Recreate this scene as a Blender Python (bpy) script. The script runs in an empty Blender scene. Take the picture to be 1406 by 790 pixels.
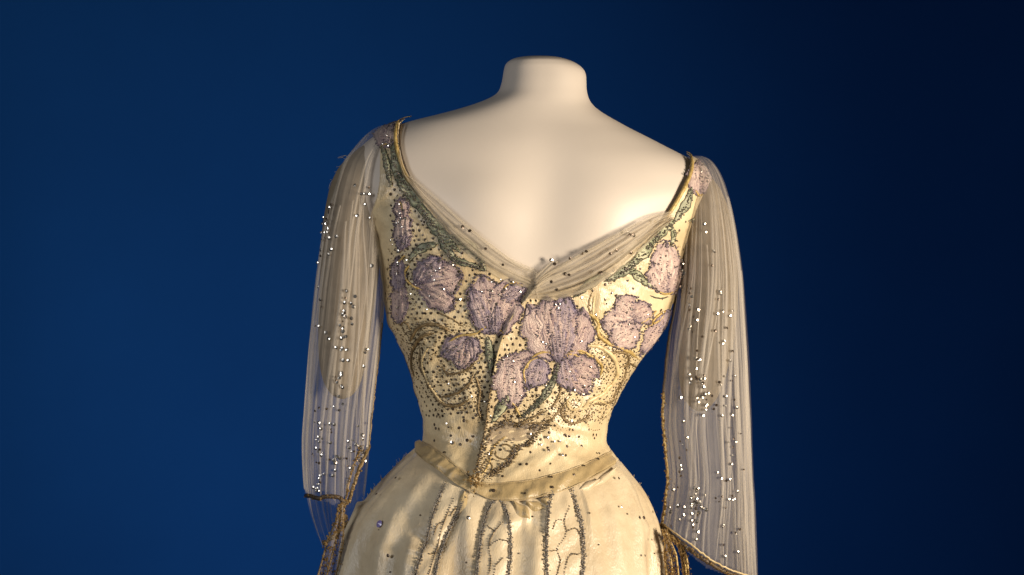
import bpy, math, random
import numpy as np
from mathutils import Vector

random.seed(7); RNG = np.random.default_rng(11)
SC = bpy.context.scene
COL = SC.collection
S = 0.00084          # metres per photo pixel in the plane of the body
D = 2.4              # camera distance
CZ = 1.20            # camera height
FLOOR_Q = 395 + CZ / S

# ------------------------------------------------------------------ camera, light, exposure
cd = bpy.data.cameras.new('camera'); cam = bpy.data.objects.new('camera', cd); COL.objects.link(cam)
cam.location = (0, -D, CZ); cam.rotation_euler = (math.radians(90), 0, 0)
cd.sensor_width = 36; cd.lens = 36 * D / (1406 * S); cd.clip_end = 50; cd.clip_start = 0.05
SC.camera = cam

w = bpy.data.worlds.new('World'); SC.world = w; w.use_nodes = True
w.node_tree.nodes['Background'].inputs[0].default_value = (0.55, 0.6, 0.7, 1)
w.node_tree.nodes['Background'].inputs[1].default_value = 0.03

def area(name, loc, target, size, energy, color, size_y=None, spread=180):
    l = bpy.data.lights.new(name, 'AREA'); l.energy = energy; l.color = color; l.size = size
    if size_y: l.shape = 'RECTANGLE'; l.size_y = size_y
    l.spread = math.radians(spread)
    o = bpy.data.objects.new(name, l); COL.objects.link(o); o.location = loc
    o.rotation_euler = (Vector(target) - Vector(loc)).to_track_quat('-Z', 'Y').to_euler()
    return o
area('key_lamp', (1.8, -1.55, 1.05), (0.08, 0, 1.17), 0.6, 9.6, (1.0, 0.86, 0.69), spread=50)
area('fill_lamp', (-1.75, -1.65, 1.6), (-0.08, 0, 1.08), 0.7, 2.9, (0.96, 0.97, 1.0), spread=70)
area('backdrop_lamp', (-0.30, 0.15, 0.2), (-0.12, 1.5, 0.85), 0.5, 6.6, (0.93, 0.97, 1.0), spread=140)

vs = SC.view_settings
vs.view_transform = 'Standard'; vs.look = 'None'; vs.gamma = 1; vs.exposure = 0; vs.use_curve_mapping = False
SC.cycles.transparent_max_bounces = 32
SC.cycles.max_bounces = 10

# ------------------------------------------------------------------ mesh helpers
def mesh_obj(name, verts, faces, mat, parent=None, uv=None, smooth=True):
    me = bpy.data.meshes.new(name)
    verts = np.asarray(verts, dtype=np.float64)
    me.from_pydata(verts.tolist(), [], faces if isinstance(faces, list) else faces.tolist())
    if uv is not None:
        lay = me.uv_layers.new(name='UVMap')
        idx = np.empty(len(me.loops), dtype=np.int32); me.loops.foreach_get('vertex_index', idx)
        lay.data.foreach_set('uv', np.asarray(uv, dtype=np.float32)[idx].ravel())
    if smooth: me.polygons.foreach_set('use_smooth', [True] * len(me.polygons))
    me.materials.append(mat); me.update()
    o = bpy.data.objects.new(name, me); COL.objects.link(o)
    if parent: o.parent = parent
    return o

def grid_faces(nr, nc, wrap=False, keep=None):
    r = np.arange(nr - 1)[:, None]; c = np.arange(nc if wrap else nc - 1)[None, :]
    c2 = (c + 1) % nc
    f = np.stack([r * nc + c, r * nc + c2, (r + 1) * nc + c2, (r + 1) * nc + c], -1)
    if keep is not None: f = f[keep]
    return f.reshape(-1, 4)

def compact(verts, faces, uv=None):
    used = np.unique(faces); m = np.full(len(verts), -1); m[used] = np.arange(len(used))
    return verts[used], m[faces], (None if uv is None else uv[used])

def pchip(x, y, xq):
    x = np.asarray(x, float); y = np.asarray(y, float); h = np.diff(x); d = np.diff(y) / h
    m = np.zeros_like(y)
    for i in range(1, len(x) - 1):
        if d[i - 1] * d[i] > 0:
            w1 = 2 * h[i] + h[i - 1]; w2 = h[i] + 2 * h[i - 1]
            m[i] = (w1 + w2) / (w1 / d[i - 1] + w2 / d[i])
    m[0] = d[0]; m[-1] = d[-1]
    k = np.clip(np.searchsorted(x, xq) - 1, 0, len(x) - 2); t = np.clip((xq - x[k]) / h[k], 0, 1)
    return ((1 + 2 * t) * (1 - t) ** 2 * y[k] + t * (1 - t) ** 2 * h[k] * m[k]
            + t * t * (3 - 2 * t) * y[k + 1] + t * t * (t - 1) * h[k] * m[k + 1])

def smooth(pts, n):
    """resample a polyline as a smooth curve (Catmull-Rom), n points evenly by length"""
    p = np.asarray(pts, float)
    if len(p) == 2: q = p[0] + (p[1] - p[0]) * np.linspace(0, 1, 40)[:, None]
    else:
        e = np.vstack([2 * p[0] - p[1], p, 2 * p[-1] - p[-2]]); out = []
        for i in range(len(p) - 1):
            a, b, c, d_ = e[i], e[i + 1], e[i + 2], e[i + 3]
            for t in np.linspace(0, 1, 24, endpoint=(i == len(p) - 2)):
                out.append(.5 * (2 * b + (c - a) * t + (2 * a - 5 * b + 4 * c - d_) * t * t + (3 * b - a - 3 * c + d_) * t ** 3))
        q = np.array(out)
    L = np.r_[0, np.cumsum(np.linalg.norm(np.diff(q, axis=0), axis=1))]
    s = np.linspace(0, L[-1], n)
    return np.stack([np.interp(s, L, q[:, k]) for k in range(q.shape[1])], 1)

def clen(pts):
    q = smooth(pts, 100); return float(np.linalg.norm(np.diff(q, axis=0), axis=1).sum())

# ------------------------------------------------------------------ the body surface
def slim(rows):
    out = []
    for r in rows:
        k = min(max((r[0] - 300) / 120, 0), 1); out.append((r[0], r[1] + 4 * k, r[2] - 6 * k) + tuple(r[3:]))
    return out
class Surf:
    """closed surface of stacked rounded slices; q is the height in photo pixels, a the angle (0 = back)"""
    def __init__(s, rows, p=2.3, bump=None):
        r = np.array(rows, float); s.q0, s.q1 = r[0, 0], r[-1, 0]; s.qs = np.arange(s.q0, s.q1 + .25, .5)
        s.xl, s.xr, s.yc, s.db, s.df = [pchip(r[:, 0], r[:, k], s.qs) for k in range(1, 6)]
        k = np.exp(-np.linspace(-2.5, 2.5, 45) ** 2 / 2); k /= k.sum(); wgt = np.clip((s.qs - 84) / 14, 0, 1) * (r[0, 0] < 100)
        for nm in ('xl', 'xr', 'yc', 'db', 'df'):
            v = getattr(s, nm); sm_ = np.convolve(np.pad(v, 22, mode='edge'), k, 'valid'); setattr(s, nm, v * (1 - wgt) + sm_ * wgt)
        k = np.exp(-np.linspace(-2.5, 2.5, 121) ** 2 / 2); k /= k.sum(); wgt = np.clip((s.qs - 112) / 30, 0, 1) * (r[0, 0] < 100) * np.clip((590 - s.qs) / 40, 0, 1)
        for nm in ('yc', 'db', 'df'):
            v = getattr(s, nm); sm_ = np.convolve(np.pad(v, 60, mode='edge'), k, 'valid'); setattr(s, nm, v * (1 - wgt) + sm_ * wgt)
        s.p = p; s.bump = bump
    def t(s, arr, q): return np.interp(q, s.qs, arr)
    def pos(s, a, q, f=None):
        a = np.asarray(a, float); q = np.asarray(q, float)
        xl, xr, yc, db, df = [s.t(k, q) for k in (s.xl, s.xr, s.yc, s.db, s.df)]
        sn, cs = np.sin(a), np.cos(a); hw = (xr - xl) / 2; xc = (xr + xl) / 2
        r = np.sqrt(np.clip(1 - np.abs(sn) ** s.p, 0, 1))
        g = 1 if f is None else f
        X = xc + hw * sn * g
        Y = np.where(cs > 0, yc - db * r * g, yc + df * r * g)
        if s.bump is not None: Y = Y - np.where(cs > 0, s.bump(X, q) * r, 0)
        return np.stack([(X - 703) * S, Y * S, CZ + (395 - q) * S], -1)
    def norm(s, a, q):
        e = 1e-3
        da = s.pos(a + e, q) - s.pos(a - e, q); dq = s.pos(a, q + .5) - s.pos(a, q - .5)
        n = np.cross(da, dq)
        n /= np.linalg.norm(n, axis=-1, keepdims=True) + 1e-12
        c = s.pos(a, q); ctr = np.stack([(0.5 * (s.t(s.xl, q) + s.t(s.xr, q)) - 703) * S, s.t(s.yc, q) * S, c[..., 2]], -1)
        sg = np.sign(np.sum(n * (c - ctr), -1, keepdims=True)); sg[sg == 0] = 1
        return n * sg
    def inv(s, px, py):
        px = np.asarray(px, float); py = np.asarray(py, float); y = np.zeros_like(px)
        for _ in range(10):
            k = 1 + y / D
            q = np.clip(395 + (py - 395) * k, s.q0, s.q1); x = 703 + (px - 703) * k
            xl, xr = s.t(s.xl, q), s.t(s.xr, q)
            sn = np.clip((x - (xl + xr) / 2) / ((xr - xl) / 2), -.9985, .9985); a = np.arcsin(sn)
            y = .5 * y + .5 * s.pos(a, q)[..., 1]
        return a, q
    def at(s, px, py, off=0.0):
        a, q = s.inv(px, py)
        return s.pos(a, q) + s.norm(a, q) * np.asarray(off)[..., None]

def gs(x, y, cx, cy, sx, sy): return np.exp(-((x - cx) / sx) ** 2 - ((y - cy) / sy) ** 2)
def body_bump(x, q):
    b = 10 * gs(x, q, 662, 290, 54, 66) + 8 * gs(x, q, 836, 298, 54, 66)
    b -= 7.5 * np.exp(-((x - 752 + (q - 250) * .1) / 40) ** 2) * np.exp(-((q - 300) / 120) ** 2)
    return b
BODY = Surf(slim([  # q, left, right, centre depth, back depth, front depth
    (74.6, 733, 745, 26, 3, 3), (76, 718, 763, 26, 22, 20), (79, 704, 777, 26, 38, 34), (84, 696, 790, 25, 48, 42),
    (88, 693, 797, 25, 51, 44), (92, 692, 801.5, 25, 53, 46), (97, 691, 805, 25, 54, 47), (105, 690, 806, 24, 55, 48), (118, 687, 806, 22, 56, 50), (127, 683, 807, 21, 57, 50),
    (134, 672, 809, 19, 58, 50), (140, 657, 812, 18, 59, 50), (146, 640, 817, 17, 61, 52), (152, 619, 825, 15, 63, 54),
    (158, 596, 834, 14, 65, 56), (163, 575, 843, 13, 68, 58), (168, 554, 852, 12, 71, 60), (175, 536, 864, 11, 75, 64),
    (185, 516, 884, 9, 80, 68), (195, 502, 903, 7, 85, 72), (205, 492, 922, 6, 89, 76), (215, 485, 942, 5, 93, 80),
    (228, 481, 960, 4, 97, 84), (243, 480, 970, 3, 101, 90), (262, 483, 972, 1, 106, 100), (300, 500, 955, 0, 111, 118),
    (340, 518, 939, 0, 112, 130), (380, 526, 928, 0, 109, 132), (420, 529, 920, 0, 104, 128), (440, 532, 912, 0, 101, 122),
    (465, 546, 897, 0, 97, 114), (495, 560, 876, 0, 92, 104), (525, 570, 857, 0, 87, 96), (555, 578, 841, 0, 82, 90),
    (590, 583, 831, 0, 79, 86), (606, 582, 830, 0, 80, 86), (614, 575, 833, 0, 83, 88), (625, 562, 839, 0, 88, 92),
    (640, 546, 853, 0, 97, 98), (660, 526, 872, 0, 110, 106), (680, 508, 886, 0, 122, 113), (705, 490, 897, 0, 136, 122),
    (735, 476, 906, 0, 149, 130), (790, 463, 914, 0, 170, 142), (860, 448, 930, 0, 192, 155), (1000, 410, 970, 0, 232, 180),
    (1300, 340, 1050, 0, 330, 235), (FLOOR_Q, 250, 1150, 0, 470, 320)]), bump=body_bump)

# curves of the gown, in photo pixels, carried onto the body
NECK = [(556, 150), (551, 172), (549, 195), (554, 220), (566, 248), (590, 283), (620, 318), (655, 350), (690, 374), (722, 392),
        (740, 400), (768, 398), (800, 386), (840, 362), (880, 328), (908, 300), (928, 272), (941, 245), (946, 225), (944, 200)]
EDGE = [(734, 392), (718, 412), (704, 430), (693, 452), (684, 480), (677, 515), (671, 550), (668, 580), (662, 615), (655, 645), (648, 668)]
BAND_T = [(578, 607), (590, 615), (612, 631), (632, 648), (650, 664), (672, 668), (705, 667), (740, 661), (775, 651), (808, 638), (832, 624)]
BAND_B = [(571, 622), (583, 634), (605, 650), (626, 667), (650, 679), (675, 689), (703, 692), (740, 686), (778, 675), (812, 659), (839, 643)]
ARM_L = [(519, 160), (520, 180), (524, 215), (522, 260), (510, 300), (500, 340)]
ARM_R = [(972, 200), (972, 225), (970, 250), (968, 285), (963, 320), (956, 350)]
def on_body(pts, n):
    c = smooth(pts, n); a, q = BODY.inv(c[:, 0], c[:, 1])
    x = BODY.pos(a, q)[..., 0] / S + 703
    return x, q
def fold_ridges(x, q):
    h = 0
    for (x0, y0, x1, y1, wd, am) in [(748, 588, 772, 628, 5, 2.2), (724, 640, 766, 606, 6, 2.0), (770, 622, 806, 640, 5, 1.6),
            (690, 655, 730, 628, 5, 1.8), (815, 560, 790, 600, 7, 1.5), (588, 470, 600, 540, 9, 2.5), (605, 580, 630, 640, 9, 1.3),
            (590, 575, 600, 612, 5, 1.6), (700, 600, 716, 640, 7, 1.2), (780, 560, 812, 535, 5, 1.8), (560, 430, 580, 500, 7, 2.2),
            (800, 475, 832, 500, 6, 1.8), (832, 500, 800, 545, 6, 2.0), (610, 505, 650, 520, 7, 1.3), (600, 560, 650, 545, 8, 1.2),
            (700, 560, 720, 590, 6, 1.0), (775, 545, 800, 575, 6, 2.2), (806, 520, 836, 548, 6, 2.0), (818, 478, 852, 484, 6, 2.0), (852, 484, 838, 540, 6, 1.8), (742, 545, 762, 580, 7, 1.8), (568, 520, 584, 560, 7, 2.0), (612, 450, 590, 500, 8, 2.2), (640, 520, 660, 575, 7, 1.8), (545, 400, 556, 470, 7, 1.5), (820, 400, 812, 450, 5, 1.8), (870, 330, 900, 420, 7, 1.2), (760, 575, 800, 590, 5, 1.3)]:
        dx, dy = x1 - x0, y1 - y0; t = np.clip(((x - x0) * dx + (q - y0) * dy) / (dx * dx + dy * dy), 0, 1)
        d2 = (x - x0 - t * dx) ** 2 + (q - y0 - t * dy) ** 2
        h = h + am * np.exp(-d2 / wd ** 2) * (1 - .5 * np.abs(2 * t - 1))
    h = h + .5 * np.sin(x * .13 + q * .07) * np.sin(q * .11 - x * .05) + .3 * np.sin(x * .31 + 2 * np.sin(q * .09)) * np.sin(q * .23 + x * .04)
    return h
EX, EQ = on_body(EDGE, 60)
def right_side(x, q): return x > np.interp(q, EQ, EX)
def cloth_off(x, q):
    """height of the bodice cloth above the body, metres"""
    r = right_side(x, q)
    e = x - np.interp(q, EQ, EX)
    return (3.2 + 2.6 * r * np.clip((q - 290) / 110, 0, 1)) * .001 + r * .0030 * np.exp(-(e / 9) ** 2) + fold_ridges(x, q) * S * 1.25
def skirt_fold(a, q):
    k = np.clip((q - 660) / 200, 0, 1.6); t = np.clip((q - 640) / 60, 0, 1)
    h = k * (7 * np.sin(9 * a + .6) + 4.5 * np.sin(17 * a + 2 + .002 * q) + 2.2 * np.sin(31 * a + .7))
    h = h + t * (1.6 * np.sin(23 * a + q * .02) + 1.3 * np.abs(np.sin(20 * a + 1.5 * np.sin(5 * a + .01 * q))) * np.exp(-((q - 690) / 60) ** 2)) + .7 * np.sin(q * .05 + 6 * a) * np.sin(q * .031 - 11 * a)
    h = h + 3.0 * np.exp(-((q - 690) / 26) ** 2) * np.maximum(0, np.sin(46 * a + 1.2 * np.sin(7 * a))) * (a > .12) * (a < .6)
    x = BODY.pos(a, q)[..., 0] / S + 703
    for (x0, y0, x1, y1, wd, am) in [(570, 622, 503, 690, 4.5, -8), (560, 622, 494, 690, 8, 7), (503, 690, 470, 770, 6, 3),
            (635, 690, 612, 735, 6, -4), (645, 690, 650, 800, 14, 6), (720, 700, 735, 712, 8, -4), (700, 705, 720, 698, 7, 5),
            (845, 645, 880, 720, 10, 3.5), (880, 720, 905, 800, 9, 3), (560, 690, 600, 740, 14, -3), (530, 745, 580, 760, 12, 2.5),
            (600, 735, 575, 720, 5, -3), (595, 745, 572, 740, 4, 3), (820, 690, 835, 800, 16, -3), (735, 715, 728, 800, 12, 3)]:
        dx, dy = x1 - x0, y1 - y0; u = np.clip(((x - x0) * dx + (q - y0) * dy) / (dx * dx + dy * dy), 0, 1)
        h = h + am * np.exp(-((x - x0 - u * dx) ** 2 + (q - y0 - u * dy) ** 2) / wd ** 2)
    return h * S
BTX, BTQ = on_body(BAND_T, 80); BBX, BBQ = on_body(BAND_B, 80)
def below_band(x, q): return q > np.interp(x, BTX, BTQ, left=600, right=612)
def decor(px, py, up=0.0):
    """points on the outside of the gown under photo pixels, raised by up metres"""
    px = np.asarray(px, float); py = np.asarray(py, float)
    a, q = BODY.inv(px, py); P = BODY.pos(a, q); x = P[..., 0] / S + 703
    off = np.where(below_band(x, q + 8), .0045 + skirt_fold(a, q), cloth_off(x, q)) + up
    return P + BODY.norm(a, q) * off[..., None], BODY.norm(a, q)

# ------------------------------------------------------------------ materials
def mat(name):
    m = bpy.data.materials.new(name); m.use_nodes = True; nt = m.node_tree
    return m, nt, nt.nodes['Principled BSDF']
def node(nt, t, **k):
    n = nt.nodes.new(t)
    for a, v in k.items():
        if a in n.inputs: n.inputs[a].default_value = v
        else: setattr(n, a, v)
    return n
def ramp(nt, fac, stops):
    r = nt.nodes.new('ShaderNodeValToRGB'); e = r.color_ramp.elements
    while len(e) < len(stops): e.new(.5)
    for el, (p, c) in zip(e, stops): el.position = p; el.color = (*c, 1)
    nt.links.new(fac, r.inputs[0]); return r.outputs[0]
def bump(nt, b, height, strength, dist=.001):
    n = node(nt, 'ShaderNodeBump', Strength=strength, Distance=dist)
    nt.links.new(height, n.inputs['Height']); nt.links.new(n.outputs[0], b.inputs['Normal'])
def coords(nt, kind='Object', scale=None):
    tc = nt.nodes.new('ShaderNodeTexCoord')
    if scale is None: return tc.outputs[kind]
    mp = nt.nodes.new('ShaderNodeMapping'); mp.inputs['Scale'].default_value = scale
    nt.links.new(tc.outputs[kind], mp.inputs[0]); return mp.outputs[0]

def m_noise(name, stops, scale, rough=.5, detail=4, bstr=.2, bscale=None, metallic=0, sheen=0, coat=0, vec=None, kind='Object', spec=.5, bdist=.001):
    m, nt, b = mat(name); v = coords(nt, kind, vec)
    n = node(nt, 'ShaderNodeTexNoise', Scale=scale, Detail=detail); nt.links.new(v, n.inputs['Vector'])
    nt.links.new(ramp(nt, n.outputs[0], stops), b.inputs['Base Color'])
    n2 = node(nt, 'ShaderNodeTexNoise', Scale=bscale or scale * 3, Detail=3.0); nt.links.new(v, n2.inputs['Vector'])
    bump(nt, b, n2.outputs[0], bstr, bdist)
    b.inputs['Roughness'].default_value = rough; b.inputs['Metallic'].default_value = metallic
    b.inputs['Sheen Weight'].default_value = sheen; b.inputs['Coat Weight'].default_value = coat; b.inputs['Coat Roughness'].default_value = .3
    b.inputs['Specular IOR Level'].default_value = spec
    return m
M = {}
M['skin'] = m_noise('mannequin_paint', [(.3, (.515, .455, .39)), (.7, (.56, .495, .425))], 9, rough=.43, bstr=.06, bscale=320, spec=.30, coat=.0)
M['arm'] = m_noise('shaded_arm_tan', [(.3, (.165, .13, .088)), (.7, (.22, .175, .12))], 60, rough=.8, bstr=.3, bscale=700, spec=.2)  # arm tan darkened: the shade inside the sleeves is put into the colour
M['backdrop'] = m_noise('blue_backdrop', [(.3, (.0016, .036, .165)), (.7, (.0020, .041, .185))], 2.5, rough=.9, bstr=.06, bscale=500, spec=.1)

def satin(name, c0, c1, rough=.36):
    m, nt, b = mat(name); v = coords(nt)
    n = node(nt, 'ShaderNodeTexNoise', Scale=14.0, Detail=6.0, Roughness=.62); nt.links.new(v, n.inputs['Vector'])
    nt.links.new(ramp(nt, n.outputs[0], [(.3, c0), (.66, c1)]), b.inputs['Base Color'])
    n2 = node(nt, 'ShaderNodeTexNoise', Scale=75.0, Detail=4.0); nt.links.new(v, n2.inputs['Vector'])
    n3 = node(nt, 'ShaderNodeTexNoise', Scale=900.0, Detail=2.0); nt.links.new(coords(nt, 'Object', (1, 1, .25)), n3.inputs['Vector'])
    ad = node(nt, 'ShaderNodeMath', operation='MULTIPLY_ADD'); nt.links.new(n3.outputs[0], ad.inputs[0]); ad.inputs[1].default_value = .45
    nt.links.new(n2.outputs[0], ad.inputs[2]); 
    n4 = node(nt, 'ShaderNodeTexNoise', Scale=22.0, Detail=3.0, Distortion=1.4); nt.links.new(coords(nt, 'Object', (2.0, 1, .45)), n4.inputs['Vector'])
    rg = node(nt, 'ShaderNodeTexNoise', Scale=38.0, Detail=2.0, noise_type='RIDGED_MULTIFRACTAL'); nt.links.new(v, rg.inputs['Vector'])
    a2 = node(nt, 'ShaderNodeMath', operation='MULTIPLY_ADD'); nt.links.new(n4.outputs[0], a2.inputs[0]); a2.inputs[1].default_value = 1.1; nt.links.new(ad.outputs[0], a2.inputs[2])
    a3 = node(nt, 'ShaderNodeMath', operation='MULTIPLY_ADD'); nt.links.new(rg.outputs[0], a3.inputs[0]); a3.inputs[1].default_value = .10; nt.links.new(a2.outputs[0], a3.inputs[2])
    bump(nt, b, a3.outputs[0], .42, .003)
    rr = node(nt, 'ShaderNodeMapRange'); rr.inputs['To Min'].default_value = rough - .08; rr.inputs['To Max'].default_value = rough + .12
    nt.links.new(n.outputs[0], rr.inputs[0]); nt.links.new(rr.outputs[0], b.inputs['Roughness'])
    b.inputs['Specular IOR Level'].default_value = .55; b.inputs['Sheen Weight'].default_value = .2; b.inputs['Sheen Roughness'].default_value = .4
    return m
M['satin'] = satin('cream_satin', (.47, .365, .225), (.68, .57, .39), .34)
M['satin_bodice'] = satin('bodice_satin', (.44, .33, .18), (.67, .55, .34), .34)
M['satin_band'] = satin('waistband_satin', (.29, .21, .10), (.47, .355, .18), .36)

def tulle(name, col, dens, streak):
    m = bpy.data.materials.new(name); m.use_nodes = True; nt = m.node_tree; nt.nodes.clear()
    out = nt.nodes.new('ShaderNodeOutputMaterial'); mx = nt.nodes.new('ShaderNodeMixShader')
    tr = nt.nodes.new('ShaderNodeBsdfTransparent')
    df = node(nt, 'ShaderNodeBsdfPrincipled'); df.inputs['Base Color'].default_value = (*col, 1); df.inputs['Roughness'].default_value = .55
    df.inputs['Sheen Weight'].default_value = .3; df.inputs['Specular IOR Level'].default_value = .4
    tl = node(nt, 'ShaderNodeBsdfTranslucent'); tl.inputs[0].default_value = (*col, 1)
    m2 = nt.nodes.new('ShaderNodeMixShader'); m2.inputs[0].default_value = .3
    nt.links.new(df.outputs[0], m2.inputs[1]); nt.links.new(tl.outputs[0], m2.inputs[2])
    n = node(nt, 'ShaderNodeTexNoise', Scale=streak, Detail=5.0, Roughness=.65, Distortion=.5)
    nt.links.new(coords(nt, 'UV', (1, .06, 1)), n.inputs['Vector'])
    mr = node(nt, 'ShaderNodeMapRange'); mr.inputs['From Min'].default_value = .3; mr.inputs['From Max'].default_value = .72
    mr.inputs['To Min'].default_value = dens * .5; mr.inputs['To Max'].default_value = dens * 1.6
    nt.links.new(n.outputs[0], mr.inputs[0])
    nt.links.new(mr.outputs[0], mx.inputs[0]); nt.links.new(tr.outputs[0], mx.inputs[1]); nt.links.new(m2.outputs[0], mx.inputs[2])
    nt.links.new(mx.outputs[0], out.inputs[0]); return m
M['tulle_sleeve'] = tulle('sleeve_tulle', (.58, .53, .47), .105, 16)
M['tulle_fold'] = tulle('folded_sleeve_tulle', (.66, .60, .52), .26, 16)
M['tulle_neck'] = tulle('neckline_tulle', (.58, .50, .37), .42, 22)
M['tulle_tail'] = tulle('tail_gauze', (.42, .34, .25), .5, 12)

def petal_mat(name, edge, mid, tip):
    """silk petal: streaked from mid to tip colour along the stitches, edge colour round the rim"""
    m, nt, b = mat(name); uvc = coords(nt, 'UV'); L = nt.links
    sx = nt.nodes.new('ShaderNodeSeparateXYZ'); L.new(uvc, sx.inputs[0])
    def mth(op, a, b_=None, c=None):
        n = node(nt, 'ShaderNodeMath', operation=op)
        for k, v in enumerate((a, b_, c)):
            if v is None: continue
            if isinstance(v, (int, float)): n.inputs[k].default_value = v
            else: L.new(v, n.inputs[k])
        return n.outputs[0]
    n = node(nt, 'ShaderNodeTexNoise', Scale=9.0, Detail=5.0, Roughness=.7); L.new(coords(nt, 'UV', (.45, 2.4, 1)), n.inputs['Vector'])
    n0 = node(nt, 'ShaderNodeTexNoise', Scale=190.0, Detail=4.0, Roughness=.7); L.new(coords(nt), n0.inputs['Vector'])
    vv = mth('ABSOLUTE', mth('MULTIPLY_ADD', mth('FRACT', sx.outputs[1]), 2.0, -1.0))
    rim = mth('MAXIMUM', mth('POWER', vv, 2.2), mth('POWER', sx.outputs[0], 5.0))
    base = mth('POWER', mth('SUBTRACT', 1.0, sx.outputs[0]), 3.0)
    rim = mth('MAXIMUM', rim, mth('MULTIPLY', base, .9))
    st = mth('ADD', mth('MULTIPLY', n.outputs[0], .75), mth('MULTIPLY', n0.outputs[0], .45))
    col = ramp(nt, st, [(.44, edge), (.54, mid), (.65, tip), (.80, tuple(min(1, c * 1.3) for c in tip))])
    mx = node(nt, 'ShaderNodeMix', data_type='RGBA'); L.new(mth('MULTIPLY', rim, mth('MULTIPLY_ADD', n0.outputs[0], 1.2, .1)), mx.inputs[0])
    L.new(col, mx.inputs[6]); mx.inputs[7].default_value = (*edge, 1); L.new(mx.outputs[2], b.inputs['Base Color'])
    n2 = node(nt, 'ShaderNodeTexNoise', Scale=700.0, Detail=3.0); L.new(coords(nt), n2.inputs['Vector'])
    bump(nt, b, mth('ADD', n.outputs[0], n2.outputs[0]), .9, .002)
    b.inputs['Roughness'].default_value = .45; b.inputs['Sheen Weight'].default_value = .2
    return m
M['petal'] = petal_mat('mauve_silk_embroidery', (.18, .13, .175), (.41, .275, .245), (.63, .475, .39))
M['petal_blue'] = petal_mat('violet_silk_embroidery', (.12, .105, .21), (.29, .215, .24), (.52, .395, .355))
M['petal_pink'] = petal_mat('pink_silk_embroidery', (.25, .175, .20), (.52, .365, .31), (.73, .575, .475))
M['leaf'] = m_noise('green_silk_embroidery', [(.3, (.08, .09, .055)), (.46, (.20, .21, .13)), (.6, (.35, .345, .23)), (.72, (.48, .45, .32))], 75, rough=.45, detail=5, bstr=.5, bscale=650, sheen=.2, bdist=.002)
M['leaf_pale'] = m_noise('pale_green_embroidery', [(.3, (.10, .11, .06)), (.46, (.27, .28, .16)), (.6, (.46, .45, .29)), (.72, (.60, .54, .36))], 80, rough=.45, detail=5, bstr=.5, bscale=650, sheen=.2, bdist=.002)
M['cord'] = m_noise('bronze_cord', [(.3, (.10, .065, .028)), (.7, (.30, .21, .10))], 420, rough=.4, metallic=.35, bstr=.8, bscale=900)
M['cord_gold'] = m_noise('gold_silk_cord', [(.3, (.30, .19, .05)), (.7, (.58, .42, .16))], 300, rough=.42, metallic=.15, bstr=.6, bscale=900)
M['cord_dark'] = m_noise('dark_bronze_thread', [(.3, (.035, .025, .016)), (.7, (.13, .09, .055))], 420, rough=.42, metallic=.4, bstr=.8, bscale=900)
M['cord_green'] = m_noise('dark_green_thread', [(.3, (.03, .034, .022)), (.7, (.12, .115, .07))], 420, rough=.45, bstr=.8, bscale=900)
M['cord_violet'] = m_noise('dark_violet_thread', [(.3, (.07, .053, .085)), (.7, (.23, .175, .20))], 420, rough=.42, bstr=.8, bscale=900)
M['cream_cord'] = m_noise('padded_cream_cord', [(.3, (.44, .32, .15)), (.7, (.66, .52, .28))], 120, rough=.38, bstr=.4, bscale=600, sheen=.2)
M['sequin'] = m_noise('bronze_sequin', [(.3, (.035, .024, .016)), (.7, (.10, .07, .048))], 260, rough=.34, metallic=.5, bstr=.1, bscale=500)
M['spangle'] = m_noise('silver_spangle', [(.3, (.62, .56, .48)), (.7, (.80, .74, .66))], 300, rough=.22, metallic=.95, bstr=.1, bscale=500)
M['bead'] = m_noise('steel_bead', [(.3, (.20, .175, .15)), (.7, (.55, .50, .45))], 380, rough=.25, metallic=.8, bstr=.1, bscale=800)
M['bead_silver'] = m_noise('silver_grey_bead', [(.3, (.16, .145, .13)), (.5, (.40, .37, .33)), (.7, (.78, .73, .67))], 520, rough=.25, metallic=.7, bstr=.1, bscale=800)
M['bead_gold'] = m_noise('gilt_bead', [(.3, (.26, .16, .06)), (.7, (.52, .36, .16))], 380, rough=.28, metallic=.7, bstr=.1, bscale=800)
M['gem'] = m_noise('violet_stone', [(.3, (.16, .13, .34)), (.7, (.28, .24, .48))], 300, rough=.2, bstr=.05)

# ------------------------------------------------------------------ builders
def tube(name, P, r, m, parent, n=6, taper=False):
    P = np.asarray(P, float); k = len(P); T = np.gradient(P, axis=0); T /= np.linalg.norm(T, axis=1, keepdims=True) + 1e-12
    up = np.array([0.05, -1, 0.02]); A = np.cross(T, up); A /= np.linalg.norm(A, axis=1, keepdims=True) + 1e-9; B = np.cross(T, A)
    rr = np.broadcast_to(np.asarray(r, float), (k,)).copy()
    if taper: rr = rr * np.clip(np.minimum(np.linspace(0, 1, k), np.linspace(1, 0, k)) * 8, .25, 1)
    th = np.linspace(0, 2 * math.pi, n, endpoint=False)
    V = P[:, None] + rr[:, None, None] * (np.cos(th)[None, :, None] * A[:, None] + np.sin(th)[None, :, None] * B[:, None])
    f = grid_faces(k, n, wrap=True).tolist() + [list(range(n))[::-1], [(k - 1) * n + i for i in range(n)]]
    return mesh_obj(name, V.reshape(-1, 3), f, m, parent)

def cord(name, pts, rpx, m, parent, up=.0006, n=6, wob=.0):
    L = clen(pts); k = max(8, int(L / 2.2)); c = smooth(pts, k)
    if wob: c = c + RNG.normal(0, wob, c.shape)
    P, N = decor(c[:, 0], c[:, 1], up)
    return tube(name, P, rpx * S, m, parent, n, taper=True)

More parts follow.
